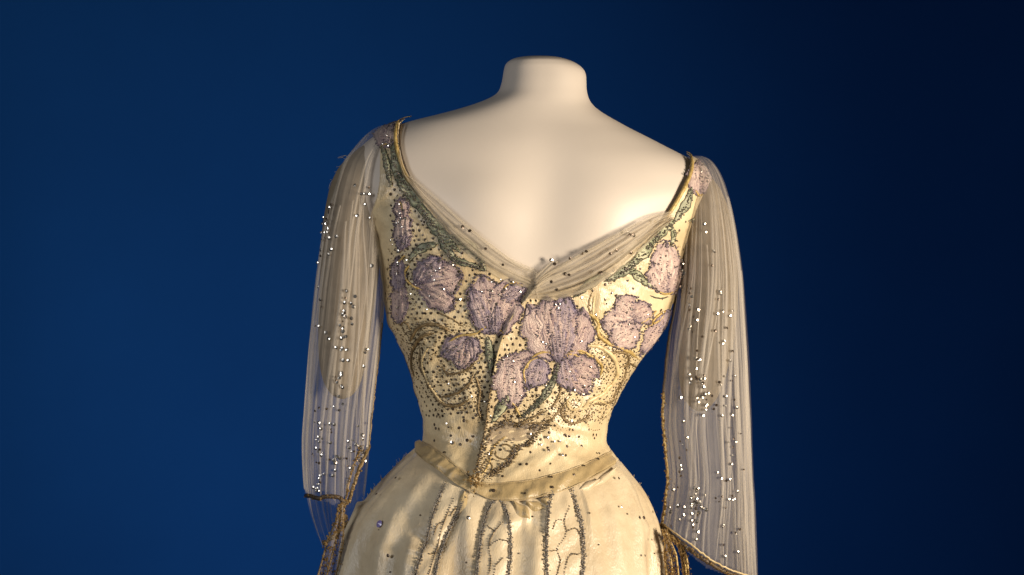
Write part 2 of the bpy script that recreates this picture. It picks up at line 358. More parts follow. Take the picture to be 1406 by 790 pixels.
ICO_V = None
def _ico():
    g = (1 + 5 ** .5) / 2
    v = np.array([(-1, g, 0), (1, g, 0), (-1, -g, 0), (1, -g, 0), (0, -1, g), (0, 1, g), (0, -1, -g), (0, 1, -g), (g, 0, -1), (g, 0, 1), (-g, 0, -1), (-g, 0, 1)], float)
    f = np.array([(0, 11, 5), (0, 5, 1), (0, 1, 7), (0, 7, 10), (0, 10, 11), (1, 5, 9), (5, 11, 4), (11, 10, 2), (10, 7, 6), (7, 1, 8), (3, 9, 4), (3, 4, 2), (3, 2, 6), (3, 6, 8), (3, 8, 9), (4, 9, 5), (2, 4, 11), (6, 2, 10), (8, 6, 7), (9, 8, 1)])
    return v / np.linalg.norm(v[0]), f
ICO_V, ICO_F = _ico()
def beads(name, P, r, m, parent):
    P = np.asarray(P, float); k = len(P); r = np.broadcast_to(np.asarray(r, float), (k,))
    V = P[:, None] + ICO_V[None] * r[:, None, None]
    F = (ICO_F[None] + 12 * np.arange(k)[:, None, None]).reshape(-1, 3)
    o = mesh_obj(name, V.reshape(-1, 3), F, m, parent, smooth=False); o['kind'] = 'stuff'; return o
def discs(name, P, N, r, m, parent, tilt=.25, ns=8, dome=.25):
    P = np.asarray(P, float); k = len(P); r = np.broadcast_to(np.asarray(r, float), (k,))
    N = N + RNG.normal(0, tilt, N.shape); N /= np.linalg.norm(N, axis=1, keepdims=True)
    A = np.cross(N, [0.1, 0.2, 1]); A /= np.linalg.norm(A, axis=1, keepdims=True); B = np.cross(N, A)
    th = np.linspace(0, 2 * math.pi, ns, endpoint=False)
    ring = P[:, None] + r[:, None, None] * (np.cos(th)[None, :, None] * A[:, None] + np.sin(th)[None, :, None] * B[:, None])
    top = P + N * (r * dome)[:, None]
    V = np.concatenate([top[:, None], ring], 1).reshape(-1, 3)
    i = np.arange(ns); F = np.stack([np.zeros(ns, int), 1 + i, 1 + (i + 1) % ns], 1)
    F = (F[None] + (ns + 1) * np.arange(k)[:, None, None]).reshape(-1, 3)
    o = mesh_obj(name, V, F, m, parent, smooth=False); o['kind'] = 'stuff'; return o

def bead_line(pts, spacing, jit, rows=1, gap=2.2, up=.0012):
    """positions of beads sewn in rows along a curve"""
    k = max(3, int(clen(pts) / spacing)); c = smooth(pts, k); out = []
    T = np.gradient(c, axis=0); T /= np.linalg.norm(T, axis=1, keepdims=True) + 1e-9; Nn = np.stack([-T[:, 1], T[:, 0]], 1)
    for r in range(rows):
        d = c + Nn * (r - (rows - 1) / 2) * gap + RNG.normal(0, jit, c.shape)
        out.append(decor(d[:, 0], d[:, 1], up)[0])
    return np.concatenate(out)

def sheet(name, A, B, na, nb, off, m, parent, uvs=(1, 1)):
    """cloth between two curves on the gown; off(t along, v across) is the height in metres"""
    a = smooth(A, na); b = smooth(B, na); v = np.linspace(0, 1, nb); t = np.linspace(0, 1, na)
    c = a[:, None] * (1 - v)[None, :, None] + b[:, None] * v[None, :, None]
    tt, vv = np.meshgrid(t, v, indexing='ij')
    P, N = decor(c[..., 0], c[..., 1], off(tt, vv))
    uv = np.stack([vv * uvs[0], tt * uvs[1]], -1).reshape(-1, 2)
    return mesh_obj(name, P.reshape(-1, 3), grid_faces(na, nb), m, parent, uv)

# ------------------------------------------------------------------ setting
ys = []
for k in range(9):
    t = math.radians(90 * k / 8); ys.append((1.5 - .5 + .5 * math.sin(t), .5 - .5 * math.cos(t)))
prof = [(-1.6, 0.0), (0.2, 0.0)] + ys + [(1.5, 1.2), (1.5, 3.2)]
xs = np.linspace(-3.2, 3.2, 30)
V = [(x, y, z) for (y, z) in prof for x in xs]
bd = mesh_obj('backdrop', V, grid_faces(len(prof), 30), M['backdrop']); bd['kind'] = 'structure'

# ------------------------------------------------------------------ mannequin
mq = bpy.data.objects.new('mannequin', None); COL.objects.link(mq)
mq['label'] = 'headless beige mannequin seen from behind, wearing the embroidered gown'; mq['category'] = 'mannequin'
q = np.r_[np.linspace(74.6, 92, 24), np.linspace(93, 260, 120), np.linspace(262, 640, 120)]
a = np.linspace(-math.pi, math.pi, 160, endpoint=False)
aa, qq = np.meshgrid(a, q); P = BODY.pos(aa, qq); nc = len(a)
f = grid_faces(len(q), nc, wrap=True).tolist(); V = P.reshape(-1, 3)
f += [list(range(nc)), [(len(q) - 1) * nc + i for i in range(nc)][::-1]]
mesh_obj('torso', V, f, M['skin'], mq)
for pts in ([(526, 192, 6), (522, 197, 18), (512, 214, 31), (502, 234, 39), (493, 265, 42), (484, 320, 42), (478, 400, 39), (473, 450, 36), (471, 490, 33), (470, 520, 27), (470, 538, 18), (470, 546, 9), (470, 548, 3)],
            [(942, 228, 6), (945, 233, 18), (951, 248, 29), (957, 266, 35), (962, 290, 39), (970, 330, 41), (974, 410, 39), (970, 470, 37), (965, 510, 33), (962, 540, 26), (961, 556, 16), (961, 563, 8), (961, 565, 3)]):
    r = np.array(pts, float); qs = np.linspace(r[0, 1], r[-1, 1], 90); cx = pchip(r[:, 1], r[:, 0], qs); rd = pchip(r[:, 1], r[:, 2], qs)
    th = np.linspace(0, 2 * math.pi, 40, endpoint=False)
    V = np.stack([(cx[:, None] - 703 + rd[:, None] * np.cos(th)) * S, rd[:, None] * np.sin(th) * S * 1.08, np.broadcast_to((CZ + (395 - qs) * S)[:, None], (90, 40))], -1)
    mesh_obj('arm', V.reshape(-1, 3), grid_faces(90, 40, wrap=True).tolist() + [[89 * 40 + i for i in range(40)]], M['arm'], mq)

# ------------------------------------------------------------------ gown
gown = bpy.data.objects.new('evening_gown', None); COL.objects.link(gown)
gown['label'] = 'cream satin evening gown with sheer sequined sleeves and mauve iris embroidery, on the mannequin'
gown['category'] = 'gown'

# bodice: left and right back panels, right one lapping over the left
NX, NQ = on_body(NECK, 140)
k1, k2 = np.argmin(np.abs(NX - 560)), np.argmin(np.abs(NX - 925))
ALX, ALQ = on_body(ARM_L, 40); ARX, ARQ = on_body(ARM_R, 40)
cx_neck, cq_neck = NX, NQ
def poly_in(x, q, px, pq):
    ins = np.zeros(x.shape, bool); n = len(px); j = n - 1
    for i in range(n):
        c = ((pq[i] > q) != (pq[j] > q)) & (x < (px[j] - px[i]) * (q - pq[i]) / (pq[j] - pq[i] + 1e-12) + px[i])
        ins ^= c; j = i
    return ins
NPX = np.r_[NX, 946, 556]; NPQ = np.r_[NQ, 60, 60]
qs = np.arange(164, 702, 1.5)
ab = np.linspace(-math.pi * .5, math.pi * .5, 360); af = np.linspace(math.pi * .5, math.pi * 1.5, 50)[1:-1]
a = np.r_[ab, af]; aa, qq = np.meshgrid(a, qs); nc = len(a)
P0 = BODY.pos(aa, qq); N0 = BODY.norm(aa, qq); X0 = P0[..., 0] / S + 703; front = np.cos(aa) < -1e-6
inside_neck = poly_in(X0, qq, NPX, NPQ)
arm = ((qq < 335) & (X0 < np.interp(qq, ALQ, ALX))) | ((qq < 345) & (X0 > np.interp(qq, ARQ, ARX)))
keepv = np.where(front, qq > 330, ~inside_neck & ~arm) & (qq < np.interp(X0, BTX, BTQ, left=612, right=628) + 9)
ex = np.interp(qq, EQ, EX)
for side in (0, 1):
    kv = keepv & ((X0 > ex) if side else (X0 < ex + 14))
    off = (3.2 + 2.6 * side * np.clip((qq - 290) / 110, 0, 1)) * .001 + np.where(front, 0, fold_ridges(X0, qq)) * S * 1.25
    if side: off = off + .0030 * np.exp(-((X0 - ex) / 9) ** 2)
    V = (P0 + N0 * off[..., None]).reshape(-1, 3)
    kf = kv[:-1, :] & kv[1:, :]; kf = kf & np.roll(kf, -1, axis=1)
    f = grid_faces(len(qs), nc, wrap=True, keep=kf)
    V, f, _ = compact(V, f); o = mesh_obj('back_panel', V, f, M['satin_bodice'], gown)
    o['label'] = 'right back panel lapping over the left with a beaded edge' if side else 'left back panel of dotted cream satin'
    sm = o.modifiers.new('thickness', 'SOLIDIFY'); sm.thickness = .0011; sm.offset = -1

# skirt down to the floor
qs = np.r_[np.arange(600, 830, 1.6), np.arange(832, 1000, 6), np.linspace(1005, FLOOR_Q, 40)]
ab = np.linspace(-math.pi * .5, math.pi * .5, 420); a = np.r_[ab, af]; aa, qq = np.meshgrid(a, qs)
P0 = BODY.pos(aa, qq); N0 = BODY.norm(aa, qq); X0 = P0[..., 0] / S + 703
kv = below_band(X0, qq - 4)
h = np.where(np.cos(aa) > -1e-6, skirt_fold(aa, qq), 0)
V = (P0 + N0 * (.0045 + h)[..., None]).reshape(-1, 3)
kf = kv[:-1] & kv[1:]; kf &= np.roll(kf, -1, axis=1)
V, f, _ = compact(V, grid_faces(len(qs), len(a), wrap=True, keep=kf))
skirt = mesh_obj('skirt', V, f, M['satin'], gown)

# waistband: two folded lengths meeting in a point
def band(A, B, lab):
    def off(t, v):
        return .0026 + .0018 * np.sin(np.pi * np.clip(v, 0, 1)) ** .5 + .0007 * np.sin(47 * t + 6 * v) * np.sin(13 * t) + .0009 * np.sin(9 * t + 5 * v) * np.sin(np.pi * v) + .0006 * np.sin(31 * t + 2 * v)
    o = sheet('waistband', A, B, 90, 16, off, M['satin_band'], gown); o['label'] = lab
    for c, r in ((A, .7), (B, .9)):
        cv = smooth(c, 70); Pp, _ = decor(cv[:, 0], cv[:, 1], .0032); tube('piping', Pp, r * S, M['satin_band'], o)
    return o
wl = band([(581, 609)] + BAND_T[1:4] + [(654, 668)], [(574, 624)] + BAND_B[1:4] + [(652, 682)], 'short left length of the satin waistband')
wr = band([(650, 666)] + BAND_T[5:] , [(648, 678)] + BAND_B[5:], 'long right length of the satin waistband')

# ------------------------------------------------------------------ skirt panels with beaded borders
def skirt_panel(Lc, Rc, vines):
    o = sheet('skirt_panel', Lc, Rc, 80, 10, lambda t, v: .0012 + .0022 * np.sin(np.pi * v) + .0006 * np.sin(26 * t + 7 * v), M['satin'], gown)
    for c in (Lc, Rc):
        P = np.concatenate([bead_line(c, 2.3, .35, 2, 2.4, .003), bead_line(c, 6, .9, 2, 5, .0025)])
        beads('bead_border', P, RNG.uniform(.85, 1.5, len(P)) * S, M['bead_silver'], o)
        cord('border_cord', c, .9, M['cord_dark'], o, up=.0018, wob=.3)
    if vines:
        P = np.concatenate([bead_line(v, 3.2, .4, 1, 0, .004) for v in vines])
        beads('bead_vine', P, RNG.uniform(.85, 1.25, len(P)) * S, M['bead'], o)
        for v in vines: cord('vine_thread', v, .7, M['cord'], o, up=.003)
    return o
skirt_panel([(613, 668), (602, 698), (590, 738), (576, 790), (560, 850)], [(641, 676), (634, 700), (617, 730), (606, 760), (600, 790), (590, 850)],
            [[(625, 690), (612, 720), (600, 760), (590, 800)], [(612, 720), (604, 724), (598, 738)], [(600, 760), (592, 764)], [(628, 700), (620, 712)]])
skirt_panel([(684, 687), (672, 700), (663, 730), (658, 765), (655, 800), (652, 850)], [(685, 687), (694, 703), (700, 730), (701, 760), (698, 800), (696, 850)],
            [[(690, 722), (678, 735), (672, 752), (674, 775), (670, 800)], [(699, 746), (684, 746), (674, 752)], [(680, 733), (670, 726)], [(690, 770), (680, 782), (678, 800)]])
skirt_panel([(757, 677), (752, 700), (749, 735), (748, 770), (749, 800), (748, 850)], [(781, 674), (790, 700), (797, 730), (799, 765), (798, 800), (799, 850)],
            [[(779, 700), (773, 717), (776, 732), (770, 745), (763, 757), (768, 772), (760, 800)], [(773, 717), (762, 718), (757, 730)],
             [(797, 738), (788, 728), (776, 732)], [(795, 762), (783, 763), (776, 775), (772, 800)], [(763, 757), (754, 760)]])
# gathered satin under the point of the waistband
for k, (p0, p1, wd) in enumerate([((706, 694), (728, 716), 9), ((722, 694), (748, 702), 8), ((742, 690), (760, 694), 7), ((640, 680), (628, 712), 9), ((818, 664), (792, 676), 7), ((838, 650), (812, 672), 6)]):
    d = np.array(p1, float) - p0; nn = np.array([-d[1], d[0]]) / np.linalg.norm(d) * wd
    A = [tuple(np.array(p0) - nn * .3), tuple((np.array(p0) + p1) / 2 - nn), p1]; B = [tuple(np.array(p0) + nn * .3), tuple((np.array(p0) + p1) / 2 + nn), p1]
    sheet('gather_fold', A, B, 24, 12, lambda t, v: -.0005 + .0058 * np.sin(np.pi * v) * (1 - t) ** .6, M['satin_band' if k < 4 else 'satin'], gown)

# ------------------------------------------------------------------ embroidery
def petal_mesh(name, base, tip, width, m, parent, side=0.0, ruf=.10, up=.0008, h=.0034, seed=0, shape=.75):
    rg = np.random.default_rng(seed); nt_, nv = 22, 13
    base = np.array(base, float); tip = np.array(tip, float); d = tip - base; L = np.linalg.norm(d) * 1.10; d /= np.linalg.norm(d); nrm = np.array([-d[1], d[0]])
    t = np.linspace(0, 1, nt_); v = np.linspace(-1, 1, nv)
    wprof = width * .5 * (np.sin(np.pi * np.clip(t, 0, 1) ** (shape * 1.25)) ** .5 + .05); wprof = wprof * 1.18
    ph = rg.uniform(0, 6.3, 6)
    w1 = wprof * (1 + ruf * np.sin(15 * t + ph[0]) + ruf * .6 * np.sin(29 * t + ph[1]))
    w2 = wprof * (1 + ruf * np.sin(14 * t + ph[2]) + ruf * .6 * np.sin(31 * t + ph[3]))
    W = np.where(v[None] < 0, w1[:, None], w2[:, None]) * v[None]
    tipw = 1 + .07 * np.sin(9 * v + ph[4]) - .06 * np.cos(np.pi * v / 2 * 0 + 0)
    c = base + d * ((t[:, None] * L * (1 + (tipw[None] - 1) * t[:, None] ** 3))[..., None]) + nrm * (W + side * L * np.sin(np.pi * t)[:, None] * .5)[..., None]
    hh = h * (np.clip(1 - v[None] ** 4, 0, 1) * (.35 + .65 * np.cos(v[None] * 6 + ph[5] + 2.2 * t[:, None]) ** 2)) * np.sin(np.pi * np.clip(t[:, None] * .9 + .08, 0, 1)) ** .5
    P, _ = decor(c[..., 0], c[..., 1], up + hh)
    uv = np.stack(np.broadcast_arrays(t[:, None], np.clip((v[None] + 1) / 2, .002, .998) + rg.integers(0, 12)), -1).reshape(-1, 2)
    o = mesh_obj(name, P.reshape(-1, 3), grid_faces(nt_, nv), m, parent, uv)
    ol = np.concatenate([c[:, 0], c[-1, 1:-1], c[::-1, -1]])
    return o, ol
def iris(cords, petals, lab, gems=2, edge='cord_violet', spark=11):
    """an iris: gold beard cords, silk petals with beaded outlines, small stones"""
    root = None
    for c in cords:
        o = cord('iris_motif' if root is None else 'beard_cord', c, 1.7, M['cord_gold'], gown if root is None else root, up=.0022)
        if root is None: root = o; root['label'] = lab
    pts = []; dots = []
    for i, pt in enumerate(petals):
        base, tip, wd, mm = pt[:4]; sd = pt[4] if len(pt) > 4 else 0.0
        sdn = int(abs(base[0] * 13 + tip[1] * 7 + i))
        o, ol = petal_mesh('petal', base, tip, wd, M[mm], root, side=sd, up=.0008 + .0004 * i, seed=sdn)
        L = clen(ol); c = smooth(ol, int(L / 1.9)); c = np.concatenate([c, c[::2] ]) ; c = c + RNG.normal(0, .75, c.shape)
        pts.append(decor(c[:, 0], c[:, 1], .0019 + .0004 * i)[0])
        b, tp = np.array(base, float), np.array(tip, float)
        for s_ in (-.24, .03, .26):
            d = tp - b; nn = np.array([-d[1], d[0]]); vc = [tuple(b + d * .12), tuple(b + d * .5 + nn * s_ * wd / np.linalg.norm(d) * .8), tuple(b + d * .82 + nn * s_ * 1.1 * wd / np.linalg.norm(d))]
            k = max(4, int(clen(vc) / 2.6)); c = smooth(vc, k) + RNG.normal(0, .5, (k, 2)); c = c[RNG.random(k) < .75]
            dots.append(decor(c[:, 0], c[:, 1], .0036 + .0004 * i)[0])
    P = np.concatenate(pts); gl = RNG.random(len(P)) < .16; beads('glitter_beads', P[gl] + [0, -.0008, 0], RNG.uniform(.8, 1.35, gl.sum()) * S, M['bead'], root); P = P[~gl]; beads('petal_outline', P, RNG.uniform(.8, 1.45, len(P)) * S, M[edge], root)
    P = np.concatenate(dots); beads('petal_vein', P, RNG.uniform(.55, 1.0, len(P)) * S, M[edge], root)
    al = np.concatenate([np.array([p[0], p[1]]) for p in petals]); lo, hi = al.min(0), al.max(0)
    k = spark; x = RNG.uniform(lo[0], hi[0], k); y = RNG.uniform(lo[1], hi[1], k); P, N = decor(x, y, .0042)
    discs('spangles', P, N, RNG.uniform(1.1, 1.7, k) * S, M['spangle'], root, tilt=.3)
    return root
iris([[(571, 392), (563, 384), (561, 372), (566, 364)], [(590, 398), (576, 395), (566, 388)]],
     [((572, 390), (632, 378), 40, 'petal'), ((578, 388), (606, 358), 30, 'petal_blue'), ((582, 392), (622, 420), 26, 'petal'), ((574, 386), (588, 364), 16, 'petal_blue')], 'mauve iris between the green leaf and the left armhole')
iris([[(656, 456), (668, 448), (682, 449), (692, 456)], [(690, 396), (702, 388), (715, 390), (718, 398)]],
     [((676, 458), (664, 384), 42, 'petal'), ((682, 458), (700, 388), 40, 'petal'), ((672, 456), (652, 398), 24, 'petal_blue'), ((690, 410), (718, 394), 18, 'petal_blue'), ((680, 456), (682, 420), 14, 'petal_blue')], 'large mauve iris left of the closing, below the neckline')
iris([[(618, 468), (632, 460), (648, 458), (658, 456)]],
     [((648, 466), (612, 486), 28, 'petal_blue'), ((646, 464), (634, 502), 26, 'petal'), ((650, 462), (650, 492), 18, 'petal_blue')], 'small violet iris low on the left panel')
iris([[(551, 276), (556, 284), (552, 292)]], [((556, 340), (556, 292), 20, 'petal_pink'), ((556, 300), (553, 274), 17, 'petal'), ((553, 342), (561, 320), 14, 'petal_blue')], 'narrow mauve iris at the left armhole, below the strap')
iris([[(549, 362), (555, 356), (560, 350)]], [((553, 442), (553, 390), 17, 'petal'), ((552, 400), (551, 356), 16, 'petal_blue')], 'narrow violet iris along the left side seam')
iris([[(766, 490), (752, 482), (738, 484), (727, 494), (722, 508)], [(768, 488), (782, 480), (798, 480), (810, 488)]],
     [((764, 492), (728, 424), 44, 'petal_pink'), ((770, 490), (796, 428), 46, 'petal'), ((766, 490), (752, 412), 34, 'petal'), ((768, 490), (776, 412), 30, 'petal_blue'), ((765, 494), (764, 450), 16, 'petal_blue')], 'largest iris, pink and mauve, right of the closing')
iris([[(742, 488), (728, 494), (719, 508), (722, 526)]],
     [((738, 488), (690, 500), 20, 'petal'), ((704, 486), (700, 552), 36, 'petal_pink'), ((742, 490), (728, 528), 30, 'petal_blue')], 'falling mauve petals under the largest iris')
iris([[(770, 490), (782, 484), (794, 488)]],
     [((776, 488), (800, 534), 30, 'petal'), ((774, 490), (778, 530), 24, 'petal_blue'), ((784, 490), (814, 512), 24, 'petal')], 'small violet petals right of the green stem')
iris([[(872, 442), (884, 434), (894, 424)], [(884, 444), (896, 438), (904, 428)]],
     [((876, 440), (826, 440), 34, 'petal_pink'), ((870, 438), (846, 408), 28, 'petal_pink'), ((866, 444), (840, 470), 30, 'petal_pink'), ((864, 436), (884, 418), 26, 'petal')], 'pink iris on the right shoulder blade above the padded scroll')
iris([[(896, 398), (906, 402), (918, 398), (928, 390)]],
     [((906, 402), (910, 336), 34, 'petal_pink'), ((904, 400), (892, 362), 24, 'petal_pink'), ((914, 402), (930, 366), 22, 'petal')], 'pink iris at the right armhole')
iris([[(906, 424), (896, 430), (888, 440)]],
     [((912, 426), (876, 478), 18, 'petal'), ((914, 424), (898, 452), 16, 'petal_blue')], 'narrow mauve iris at the right side seam')
iris([[(950, 262), (955, 268), (960, 266)]],
     [((955, 268), (956, 228), 24, 'petal_pink'), ((957, 264), (967, 240), 15, 'petal')], 'pink iris on top of the right shoulder strap')
iris([[(526, 206), (532, 202), (538, 204)]],
     [((531, 206), (530, 176), 22, 'petal'), ((534, 204), (542, 178), 14, 'petal_pink')], 'mauve iris on top of the left shoulder strap', spark=14)

def leaf(c, wd, m, edge='cord_green', lab=None, up=.001, h=.0022, shape=.8):
    wd = wd * .72; k = max(10, int(clen(c) / 3)); cv = smooth(c, k); T = np.gradient(cv, axis=0); T /= np.linalg.norm(T, axis=1, keepdims=True)
    Nn = np.stack([-T[:, 1], T[:, 0]], 1); t = np.linspace(0, 1, k); w_ = wd * .5 * (np.sin(np.pi * t ** shape) ** 1.05 + .04) * (1.12 + .14 * np.sin(17 * t) + .10 * np.sin(41 * t + wd))
    v = np.linspace(-1, 1, 9); P2 = cv[:, None] + Nn[:, None] * (w_[:, None] * v[None])[..., None]
    hh = h * (1 - v ** 2) ** .5 * (.6 + .4 * np.abs(v) ** .5); P, _ = decor(P2[..., 0], P2[..., 1], up + hh[None] * np.ones((k, 1)))
    uv = np.stack(np.broadcast_arrays(t[:, None], (v[None] + 1) / 2), -1).reshape(-1, 2)
    o = mesh_obj('leaf', P.reshape(-1, 3), grid_faces(k, 9), M[m], gown, uv)
    if lab: o['label'] = lab
    cord('leaf_outline', P2[:, 0], .85, M[edge], o, up=up + .0004, wob=.35); cord('leaf_outline', P2[:, -1], .85, M[edge], o, up=up + .0004, wob=.35)
    cm = cv[1:-1]; cm = smooth(cm, max(4, int(clen(cm) / 3.4))); cm = np.concatenate([cm, cm, cm, cm]) + RNG.normal(0, 1, (4 * len(cm), 2)) * np.array([wd * .2])
    Pb, _ = decor(cm[:, 0], cm[:, 1], up + h + .0004); beads('midrib_beads', Pb, RNG.uniform(.6, 1.25, len(Pb)) * S, M['bead'], o)
    half = RNG.random(len(Pb)) < .28; beads('dark_beads', Pb[half] + RNG.normal(0, .0016, (half.sum(), 3)) * [1, .1, 1], RNG.uniform(.7, 1.3, half.sum()) * S, M['cord_green'], o)
    return o
for c, wd, m, lab in [
    ([(541, 196), (545, 225), (552, 252), (566, 276)], 13, 'leaf', 'slim green leaf running down the left strap'),
    ([(549, 238), (568, 268), (588, 296), (604, 316)], 17, 'leaf_pale', 'pale green leaf below the left strap along the neckline'),
    ([(580, 284), (598, 308), (616, 328), (634, 346)], 19, 'leaf', 'broad green leaf in the middle of the left neckline'),
    ([(604, 318), (612, 334), (622, 350), (630, 362)], 14, 'leaf', 'green leaf pointing down from the left neckline'),
    ([(618, 322), (636, 332), (654, 346), (668, 370)], 17, 'leaf_pale', 'pale green leaf beside the tulle left of the closing'),
    ([(604, 334), (588, 338), (574, 346), (564, 360)], 13, 'leaf', 'curved green leaf above the left iris'),
    ([(612, 346), (632, 358), (652, 364), (668, 372)], 9, 'leaf', 'thin green leaf under the left neckline'),
    ([(527, 202), (533, 222), (536, 240), (541, 258)], 9, 'leaf', 'thin green leaf at the edge of the left strap'),
    ([(670, 462), (673, 480), (675, 498), (674, 516)], 13, 'leaf', 'small green leaf left of the closing'),
    ([(700, 540), (690, 556), (684, 568), (676, 580)], 15, 'leaf_pale', 'pale green leaf low on the closing'),
    ([(766, 494), (760, 516), (750, 536), (734, 556), (712, 574)], 10, 'leaf', 'long green stem leaf under the largest iris'),
    ([(946, 258), (940, 276), (930, 292), (920, 306)], 13, 'leaf', 'green leaf on the right strap'),
    ([(966, 272), (962, 286), (950, 298), (940, 302)], 8, 'leaf_pale', 'thin pale leaf at the edge of the right strap'),
    ([(922, 300), (910, 312), (896, 326), (884, 340)], 14, 'leaf_pale', 'pale green leaf below the right strap'),
    ([(900, 318), (884, 340), (870, 356), (854, 372)], 16, 'leaf_pale', 'pale green leaf on the right neckline'),
    ([(872, 352), (856, 368), (842, 378), (826, 386)], 14, 'leaf', 'green leaf in the middle of the right neckline'),
    ([(834, 374), (818, 382), (804, 392), (786, 408)], 14, 'leaf_pale', 'pale green leaf at the low end of the right neckline'),
    ([(852, 364), (868, 374), (880, 386), (894, 394)], 13, 'leaf_pale', 'pale green leaf pointing to the right armhole'),
    ([(912, 306), (920, 318), (918, 330), (914, 338)], 8, 'leaf_pale', 'short pale leaf above the right armhole iris')]:
    leaf(c, wd, m, lab=lab)

# couched cords and padded scrolls
for c in [[(549, 166), (546, 195), (552, 222), (562, 246), (572, 260)],
          [(945, 214), (946, 232), (940, 250), (926, 275), (910, 300)]]:
    cord('neckline_cord', c, 2.6, M['cord_gold'], gown, up=.0026, n=8)
    cord('neckline_thread', [(x + 5 * (1 if x < 700 else -.2), y + 3) for x, y in c], 1.2, M['cord_dark'], gown, up=.0022)
for c, r, m in [
    ([(568, 470), (574, 452), (590, 444), (610, 448), (622, 456)], 3.2, 'cord'), ([(574, 520), (570, 490), (580, 462), (600, 455)], 3.4, 'cord'),
    ([(596, 470), (586, 492), (592, 520), (606, 545), (618, 556)], 2.6, 'cream_cord'), ([(606, 545), (626, 540), (644, 528), (652, 512)], 2.4, 'cord'),
    ([(652, 512), (660, 535), (658, 560), (664, 580)], 2.4, 'cord'), ([(570, 455), (560, 440), (556, 446)], 2, 'cord'),
    ([(800, 472), (820, 474), (836, 486), (842, 506), (834, 524), (818, 538), (802, 548), (794, 562)], 4.2, 'cream_cord'),
    ([(786, 480), (808, 486), (822, 500), (818, 516)], 2.6, 'cord_gold'), ([(803, 426), (818, 440), (818, 456), (834, 470), (856, 478), (872, 490)], 3.6, 'cord_gold'),
    ([(816, 400), (812, 425), (820, 452), (838, 466)], 2.2, 'cream_cord'), ([(790, 540), (776, 548), (780, 560), (792, 556), (796, 546)], 2.2, 'cream_cord'),
    ([(754, 560), (764, 545), (768, 528), (764, 512)], 2.4, 'cord'), ([(690, 532), (702, 548), (712, 566), (716, 578)], 2.2, 'cord_gold'),
    ([(712, 578), (732, 580), (750, 578), (762, 566), (770, 556)], 2.2, 'cord'), ([(846, 500), (858, 496), (868, 500)], 2.2, 'cord'),
    ([(720, 450), (740, 470), (752, 480)], 1.4, 'cord'), ([(860, 478), (846, 520), (832, 560)], 1.6, 'cord'), ([(806, 550), (822, 552), (838, 545)], 2, 'cord'),
    ([(674, 592), (690, 580), (716, 584), (738, 588), (752, 584)], 2.0, 'cord_dark'), ([(738, 590), (724, 608), (706, 622), (700, 636), (682, 650), (668, 664)], 2.2, 'cord_dark'),
    ([(700, 596), (686, 606), (676, 622), (672, 640), (660, 660)], 1.8, 'cord_gold'), ([(682, 616), (696, 612), (704, 622), (694, 634), (682, 630), (682, 618)], 1.7, 'cord'),
    ([(668, 636), (676, 644), (672, 654), (662, 650), (666, 638)], 1.5, 'cord'), ([(532, 212), (540, 228), (533, 244), (544, 256)], 1.3, 'cord_green'),
    ([(916, 404), (926, 398), (930, 408), (918, 416)], 1.8, 'cord_gold'), ([(886, 404), (898, 408), (912, 406)], 1.5, 'cord_green'),
    ([(600, 428), (620, 436), (640, 450)], 1.6, 'cord'), ([(540, 470), (552, 492), (562, 520), (570, 552)], 1.7, 'cord'),
    ([(580, 470), (584, 500), (596, 530), (610, 552), (630, 556), (650, 545)], 3, 'cord'), ([(608, 500), (618, 512), (640, 508), (654, 496)], 2, 'cord'), ([(775, 548), (768, 566), (780, 580), (798, 572), (806, 560)], 2.4, 'cord'),
    ([(822, 486), (838, 480), (856, 484), (850, 510), (838, 535), (826, 560)], 2.6, 'cord'), ([(802, 556), (816, 548), (830, 556), (820, 572)], 2, 'cream_cord'), ([(690, 570), (706, 582), (730, 572), (748, 560)], 2, 'cord'), ([(812, 398), (806, 420), (816, 446)], 1.6, 'cord')]:
    cord('scroll_cord', c, r * .8, M[m], gown, up=.0008, n=8, wob=.25)
    if r > 1.9 and m != 'cream_cord':
        P = bead_line(c, 2.6, .9, 2, r * 2.2, .0014); beads('scroll_beads', P, RNG.uniform(.6, 1.2, len(P)) * S, M['cord_dark'], gown)
# beaded edge of the lap and the gauze tail
P = np.concatenate([bead_line([(x + 2, y) for x, y in EDGE[5:]], 3.0, .9, 2, 2.6, .0015)]); beads('lap_edge_beads', P, RNG.uniform(.7, 1.25, len(P)) * S, M['cord_dark'], gown)
cord('lap_edge_cord', [(x + 1.5, y) for x, y in EDGE[1:6]], 1.3, M['cream_cord'], gown, up=.0006); cord('lap_edge_cord', [(x + 1.5, y) for x, y in EDGE[5:]], 1.3, M['cord'], gown, up=.0006)
x = RNG.normal(655, 5, 90); y = RNG.normal(668, 6, 90); P, N = decor(x, y, .0095); beads('point_beads', P, RNG.uniform(.8, 1.6, 90) * S, M['bead_gold'], gown)
sheet('gauze_tail', [(676, 588), (690, 578), (715, 580), (744, 580)], [(668, 616), (690, 606), (712, 606), (730, 600)], 40, 16,
      lambda t, v: .0012 + .001 * np.abs(np.sin(9 * v + 4 * t)) + .0006 * np.sin(20 * t + 3 * v), M['tulle_tail'], gown, (2, 2))
